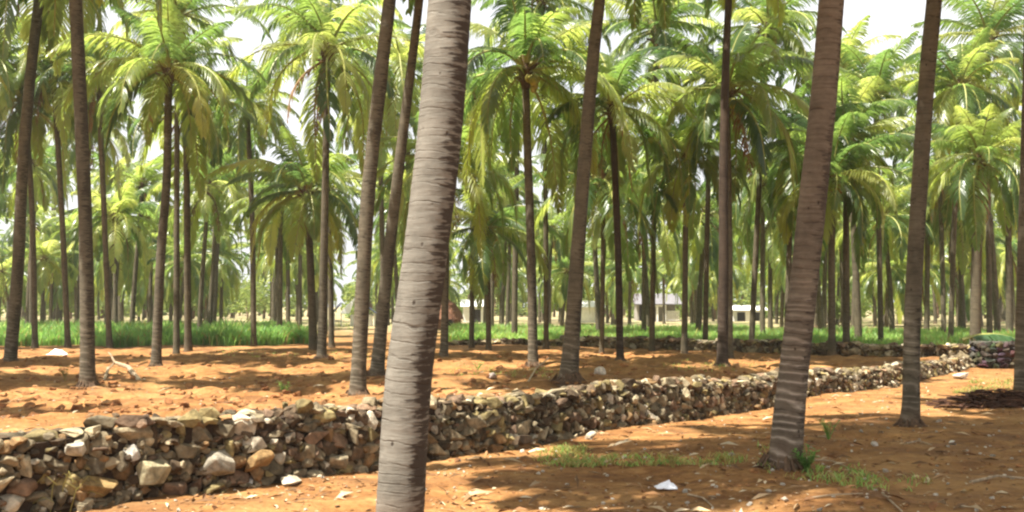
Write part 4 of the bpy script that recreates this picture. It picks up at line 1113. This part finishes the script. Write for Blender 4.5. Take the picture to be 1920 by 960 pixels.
def scrap(px, py, w, d, h, label, seed):
    """crumpled sheet of plastic with real thickness"""
    r = random.Random(seed); mb = MB(); n = 9; top = []; bot = []
    for j in range(n):
        for i in range(n):
            u = i / (n - 1) - 0.5; v = j / (n - 1) - 0.5
            edge = 1 - 2 * max(abs(u), abs(v))
            z = h * (0.25 + 0.75 * abs(float(vnoise(u * 4.5, v * 4.5, seed)))) * (0.25 + edge)
            x = u * w + 0.2 * w * float(vnoise(v * 4, u * 3, seed + 1)); y = v * d
            top.append((x, y, z + 0.006)); bot.append((x, y, z * 0.8))
    fs = []
    for j in range(n - 1):
        for i in range(n - 1):
            a = j * n + i
            fs.append((a, a + 1, a + n + 1, a + n)); fs.append((n * n + a, n * n + a + n, n * n + a + n + 1, n * n + a + 1))
    rim = [i for i in range(n)] + [n - 1 + j * n for j in range(1, n)] + [n * n - 2 - i for i in range(n - 1)] + [(n - 2 - j) * n for j in range(n - 2)]
    for a, b in zip(rim, rim[1:] + rim[:1]): fs.append((b, a, n * n + a, n * n + b))
    mb.add(top + bot, fs)
    tag(link("plastic_scrap", mb.mesh("plastic_scrap", [M_WHITE]), None, gpt(px, py) + Vector((0, 0, 0.01)), (0, 0, r.uniform(-0.4, 0.4))), label, "plastic scrap", "plastic litter")
scrap(1250, 918, 0.17, 0.12, 0.06, "crumpled white plastic scrap on the soil before the wall", 3)
scrap(108, 668, 0.6, 0.4, 0.28, "white plastic bag in the far field behind the brown trunk leaning left", 5)

# dry frond heap and fallen fronds at the right
r = random.Random(91); root_p = gpt(1868, 768)
heap = MB()
for k in range(420):
    a = r.uniform(0, 6.28); q = math.sqrt(r.random()); x, y = 0.95 * q * math.cos(a), 0.34 * q * math.sin(a)
    z = 0.24 * (1 - q * q) * r.random() + 0.01; b = r.choice((0, math.pi)) + r.gauss(0, 0.45); L = r.uniform(0.15, 0.5)
    d = Vector((math.cos(b), math.sin(b), r.gauss(0, 0.16))) * L
    p = Vector((x, y, z))
    heap.tube([p - d * 0.5, p + Vector((0, 0, 0.02)), p + d * 0.5], [r.uniform(0.004, 0.014)] * 3, 4, 0 if r.random() < 0.85 else 1)
for k in range(500):
    a = r.uniform(0, 6.28); q = math.sqrt(r.random()); p = Vector((0.9 * q * math.cos(a), 0.33 * q * math.sin(a), 0.27 * (1 - q * q) * r.random() + 0.015))
    b = r.gauss(0, 0.6); L = r.uniform(0.1, 0.28); d = Vector((math.cos(b), math.sin(b), r.gauss(0, 0.25))) * L / 2; w = Vector((-math.sin(b), math.cos(b), r.gauss(0, 0.5))) * 0.018
    heap.add([p - d, p + w, p + d, p - w], [(0, 1, 2, 3)], 0)
tag(link("brush_heap", heap.mesh("brush_heap", [M_BRUSH, M_DEAD]), None, root_p), "dark heap of dry brown palm litter on the soil at the right edge", "brush heap")

# masonry block where the walls meet, with a green frond lying across it
c0 = gpt(1862, 690); ang = 0.1
tank = MB()
tank.box((0, 0, 0.27), (0.78, 0.6, 0.66), 1)
for zc in (0.05, 0.19, 0.33, 0.47, 0.58):
    for k in range(5):
        for (x, y, rz) in ((-0.36 + 0.18 * k, -0.33, 0), (-0.41, -0.3 + 0.15 * k, math.pi / 2), (0.41, -0.3 + 0.15 * k, math.pi / 2)):
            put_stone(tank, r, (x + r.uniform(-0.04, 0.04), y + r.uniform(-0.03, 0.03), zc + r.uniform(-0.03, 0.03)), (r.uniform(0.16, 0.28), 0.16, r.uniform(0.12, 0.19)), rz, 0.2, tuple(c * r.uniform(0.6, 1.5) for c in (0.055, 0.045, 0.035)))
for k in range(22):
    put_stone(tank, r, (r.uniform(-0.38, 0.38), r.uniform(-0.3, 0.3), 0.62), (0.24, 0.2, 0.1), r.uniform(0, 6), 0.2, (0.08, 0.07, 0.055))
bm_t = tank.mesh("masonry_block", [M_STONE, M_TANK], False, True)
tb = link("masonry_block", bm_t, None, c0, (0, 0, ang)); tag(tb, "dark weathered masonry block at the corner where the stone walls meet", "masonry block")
fo = link("fallen_frond", frond(R(20), 1.9, R(58), 777, 34, 0.07, 0.62, (0, 1), 0, 1.3).mesh("fallen_frond", [M_LEAF_DARK, M_RACHIS]), None, c0 + Vector((-0.45, 0.75, 0.68)), (0.1, 0, 0.05))
tag(fo, "green palm frond fallen across the top of the dark masonry block", "palm frond")

# ------------------------------------------------------------------ distant huts and sheds
def ground_far(px, Yd): return Vector(((px - 960) / F * Yd, Yd, float(gz((px - 960) / F * Yd, Yd))))

def shed(px, Yd, w, d, h, label, roof_mat, roof_h=0.5, rot=0.0, doors=1, group=None):
    root = link("shed", None, None, ground_far(px, Yd), (0, 0, rot)); tag(root, label, "shed", group)
    b = MB(); b.box((0, 0, h / 2), (w, d, h)); link("wall", b.mesh("wall", [M_LIME]), root)
    rf = MB(); o = 0.25
    rf.add([(-w / 2 - o, -d / 2 - o, h), (w / 2 + o, -d / 2 - o, h), (w / 2 + o, 0, h + roof_h), (-w / 2 - o, 0, h + roof_h), (w / 2 + o, d / 2 + o, h), (-w / 2 - o, d / 2 + o, h),
            (-w / 2 - o, -d / 2 - o, h + 0.08), (w / 2 + o, -d / 2 - o, h + 0.08), (w / 2 + o, 0, h + roof_h + 0.08), (-w / 2 - o, 0, h + roof_h + 0.08), (w / 2 + o, d / 2 + o, h + 0.08), (-w / 2 - o, d / 2 + o, h + 0.08)],
           [(0, 3, 2, 1), (3, 5, 4, 2), (6, 7, 8, 9), (9, 8, 10, 11), (0, 1, 7, 6), (4, 5, 11, 10), (1, 2, 8, 7), (2, 4, 10, 8), (0, 6, 9, 3), (3, 9, 11, 5)])
    link("roof", rf.mesh("roof", [roof_mat]), root)
    for k in range(doors):
        dm = MB(); x = (k + 0.5) * w / doors - w / 2
        dm.box((x, -d / 2 - 0.01, min(1.0, h * 0.42)), (0.9, 0.06, min(2.0, h * 0.84)))
        link("door", dm.mesh("door", [M_DARK]), root)
    return root
shed(893, 104, 2.8, 3, 1.6, "white shed beyond the crop right of the thatched hut", M_LIME, 0.7, 0.05, 1, "white sheds beyond the grove")
shed(1098, 100, 3.2, 3, 1.5, "plain white shed seen just right of the flared palm", M_LIME, 0.6, 0.0, 0, "white sheds beyond the grove")
shed(1398, 112, 3.6, 3, 1.2, "low long white shed right of the very straight dark palm", M_LIME, 0.5, 0.0, 2, "white sheds beyond the grove")

# porch house
hp = ground_far(1232, 108)
root = link("porch_house", None, None, hp); tag(root, "grey roofed house with pale porch posts beyond the crop", "house")
b = MB(); b.box((0, 2.2, 1.0), (4.2, 3, 2.0)); link("wall", b.mesh("wall", [simple("grey_plaster", (0.30, 0.27, 0.24), 0.9, 0.2, 3)]), root)
rf = MB(); rf.add([(-2.6, -0.9, 1.85), (2.6, -0.9, 1.85), (2.6, 2.2, 3.0), (-2.6, 2.2, 3.0), (2.6, 4.1, 2.1), (-2.6, 4.1, 2.1), (-2.6, -0.9, 1.93), (2.6, -0.9, 1.93), (2.6, 2.2, 3.08), (-2.6, 2.2, 3.08), (2.6, 4.1, 2.18), (-2.6, 4.1, 2.18)],
   [(0, 3, 2, 1), (3, 5, 4, 2), (6, 7, 8, 9), (9, 8, 10, 11), (0, 1, 7, 6), (4, 5, 11, 10), (1, 2, 8, 7), (2, 4, 10, 8), (0, 6, 9, 3), (3, 9, 11, 5)])
link("roof", rf.mesh("roof", [M_SHEET]), root)
for x in (-1.0, -0.1, 0.75):
    b = MB(); b.box((x, -0.6, 0.9), (0.22, 0.2, 1.8)); link("post", b.mesh("post", [M_LIME]), root)
b = MB(); b.box((-0.12, -0.6, 1.72), (2.0, 0.24, 0.2)); link("porch_beam", b.mesh("porch_beam", [M_LIME]), root)
sc_ = MB()
for k in range(7):
    sc_.box((1.0 + 0.2 * k, -0.55, 0.6), (0.05, 0.05, 1.2), 0, 0); sc_.box((1.65, -0.55 - 0.03, 0.15 + 0.16 * k), (1.4, 0.04, 0.07), 0)
link("lattice_screen", sc_.mesh("lattice_screen", [M_LIME]), root)
b = MB(); b.box((-1.5, 0.68, 0.9), (0.8, 0.06, 1.8)); link("door", b.mesh("door", [M_DARK]), root)

# thatched conical hut
hp = ground_far(838, 72)
root = link("thatched_hut", None, None, hp); tag(root, "brown thatched hut half hidden behind the thick grey trunk", "hut")
b = MB(); b.tube([(0, 0, 0), (0, 0, 0.6), (0, 0, 1.0)], [1.05, 1.05, 1.0], 18); link("wall", b.mesh("wall", [M_THATCH], True), root)
b = MB(); rr = random.Random(4)
b.tube([(0, 0, 0.75), (0, 0, 1.3), (0, 0, 1.85), (0, 0, 2.25)], [1.22, 0.98, 0.55, 0.08], 18)
for k in range(160):
    a = rr.uniform(0, 6.28); z = rr.uniform(0.75, 1.9); rad = np.interp(z, [0.75, 1.3, 1.85, 2.25], [1.24, 1.0, 0.57, 0.1])
    p = Vector((math.cos(a) * rad, math.sin(a) * rad, z)); b.tube([p + Vector((0, 0, 0.15)) - Vector((math.cos(a), math.sin(a), 0)) * 0.06, p + Vector((math.cos(a), math.sin(a), 0)) * 0.05 - Vector((0, 0, 0.18))], [0.03, 0.015], 4)
link("roof", b.mesh("roof", [M_THATCH]), root)
b = MB(); b.box((0.25, -1.06, 0.42), (0.55, 0.08, 0.84)); link("door", b.mesh("door", [M_DARK]), root)

# tarpaulin shelter
hp = ground_far(662, 80)
root = link("tarpaulin_shelter", None, None, hp, (0, 0, 0.1)); tag(root, "shelter with a dark blue and white tarpaulin roof behind the leaning brown trunks", "shelter")
def slab(mb, a, b_, c, d, th=0.05):
    vs = [Vector(p) for p in (a, b_, c, d)]; n = (vs[1] - vs[0]).cross(vs[3] - vs[0]).normalized() * th
    vv = vs + [p - n for p in vs]
    mb.add(vv, [(0, 1, 2, 3), (7, 6, 5, 4), (0, 4, 5, 1), (1, 5, 6, 2), (2, 6, 7, 3), (3, 7, 4, 0)])
b = MB(); slab(b, (-0.9, -1.2, 1.1), (0.3, -1.0, 2.4), (0.3, 1.2, 2.4), (-0.9, 1.2, 1.1)); slab(b, (-0.92, -1.25, 1.0), (-0.2, -1.3, 1.0), (0.28, -1.22, 2.3), (-0.5, -1.22, 1.55)); link("white_sheet", b.mesh("white_sheet", [M_WHITE]), root)
b = MB(); slab(b, (0.33, -1.25, 2.27), (1.9, -1.25, 1.05), (1.9, 1.25, 1.05), (0.33, 1.25, 2.27)); slab(b, (-1.7, -1.0, 1.0), (-0.93, -1.0, 1.9), (-0.93, 1.0, 1.9), (-1.7, 1.0, 1.0))
link("blue_sheet", b.mesh("blue_sheet", [M_BLUE]), root)
b = MB(); b.box((0.7, 0, 0.45), (1.7, 1.8, 0.9)); link("wall", b.mesh("wall", [M_LIME]), root)
for x, y in ((-1.55, -0.95), (-1.55, 0.95), (1.75, -1.1), (1.75, 1.1), (-0.85, -1.1), (0.25, -1.1)):
    b = MB(); b.tube([(0, 0, 0), (0, 0, 1.05 if abs(x) > 1 else (1.2 if x < 0 else 2.2))], 0.05, 6); link("post", b.mesh("post", [M_LIME]), root, (x, y, 0))

# ------------------------------------------------------------------ broad-leaved trees and bushes beyond the grove
def far_wood():
    r = random.Random(55); mb = MB()
    for k in range(190):
        Yd = r.uniform(124, 190); px = r.uniform(-150, 2070); c = ground_far(px, Yd)
        h = r.uniform(3.5, 8.5); w = h * r.uniform(0.7, 1.1)
        mb.tube([c, c + Vector((0.2, 0, h * 0.5))], [0.22, 0.12], 6, 1)
        lobes = [(Vector((r.gauss(0, w * 0.28), r.gauss(0, w * 0.28), h * r.uniform(0.1, 0.85))), w * r.uniform(0.16, 0.3)) for _ in range(9)]
        for (lc, lr) in lobes:
            for j in range(70):
                v = Vector((r.gauss(0, 1), r.gauss(0, 1), r.gauss(0, 1))).normalized() * lr * r.uniform(0.5, 1.1); v.z *= 0.7
                q = c + lc + v; s = r.uniform(0.18, 0.38)
                n1 = Vector((r.gauss(0, 1), r.gauss(0, 1), r.gauss(0, 0.6))).normalized(); n2 = n1.cross(Vector((r.gauss(0, 1), r.gauss(0, 1), r.gauss(0, 1)))).normalized()
                mb.add([q - n1 * s, q + n2 * s * 0.6, q + n1 * s, q - n2 * s * 0.6], [(0, 1, 2, 3)], 0, r.random())
    tag(link("far_woodland", mb.mesh("far_woodland", [M_FARLEAF, M_BARK_FAR])), "pale green broad-leaved woodland far beyond the palm grove", "woodland", None, "stuff")
far_wood()
def bush(px, Yd, w, h, label, seed):
    r = random.Random(seed); st = MB(); lv = MB()
    for k in range(6):
        a = r.uniform(0, 6.28); e = Vector((math.cos(a) * w * 0.3, math.sin(a) * w * 0.3, h * r.uniform(0.5, 0.9)))
        st.tube([(0, 0, 0), e * 0.5 + Vector((0, 0, 0.2)), e], [0.06, 0.04, 0.015], 5)
        for j in range(150):
            v = Vector((r.gauss(0, w * 0.14), r.gauss(0, w * 0.14), r.gauss(0, h * 0.13))); q = e + v; s = r.uniform(0.08, 0.2); q.z = max(q.z, 0.1)
            n1 = Vector((r.gauss(0, 1), r.gauss(0, 1), r.gauss(0, 0.6))).normalized(); n2 = n1.cross(Vector((r.gauss(0, 1), r.gauss(0, 1), r.gauss(0, 1)))).normalized()
            lv.add([q - n1 * s, q + n2 * s * 0.6, q + n1 * s, q - n2 * s * 0.6], [(0, 1, 2, 3)], 0, r.random())
    root = link("bush", None, None, ground_far(px, Yd)); tag(root, label, "bush", "bushes behind the grove")
    link("stems", st.mesh("stems", [M_BARK_FAR]), root); link("foliage", lv.mesh("foliage", [M_FARLEAF]), root)
bush(465, 100, 5.5, 4.0, "light green bushy tree in the gap behind the left crop", 1)
bush(1600, 85, 3.0, 2.2, "grey green bush behind the pair of dark palms", 2)
bush(1140, 115, 4.0, 3.4, "yellow green bush behind the plain white shed", 3)
bush(350, 112, 5.0, 4.5, "yellow green bush seen between trunks behind the left crop", 4)

# ------------------------------------------------------------------ thin dusty air over the grove
HAZE = True
if HAZE:
    hm = bpy.data.materials.new("haze"); hm.use_nodes = True; nt = hm.node_tree
    nt.nodes.remove(nt.nodes["Principled BSDF"])
    pv = nt.nodes.new("ShaderNodeVolumePrincipled")
    pv.inputs["Color"].default_value = (0.96, 0.94, 0.82, 1); pv.inputs["Density"].default_value = 0.0005; pv.inputs["Anisotropy"].default_value = 0.2
    nt.links.new(pv.outputs[0], nt.nodes["Material Output"].inputs["Volume"])
    hb = MB(); hb.box((0, 95, 9.5), (330, 250, 23))
    tag(link("haze", hb.mesh("haze", [hm])), "thin pale dust in the air between the palms", "haze", None, "stuff")
    S.cycles.volume_bounces = 0
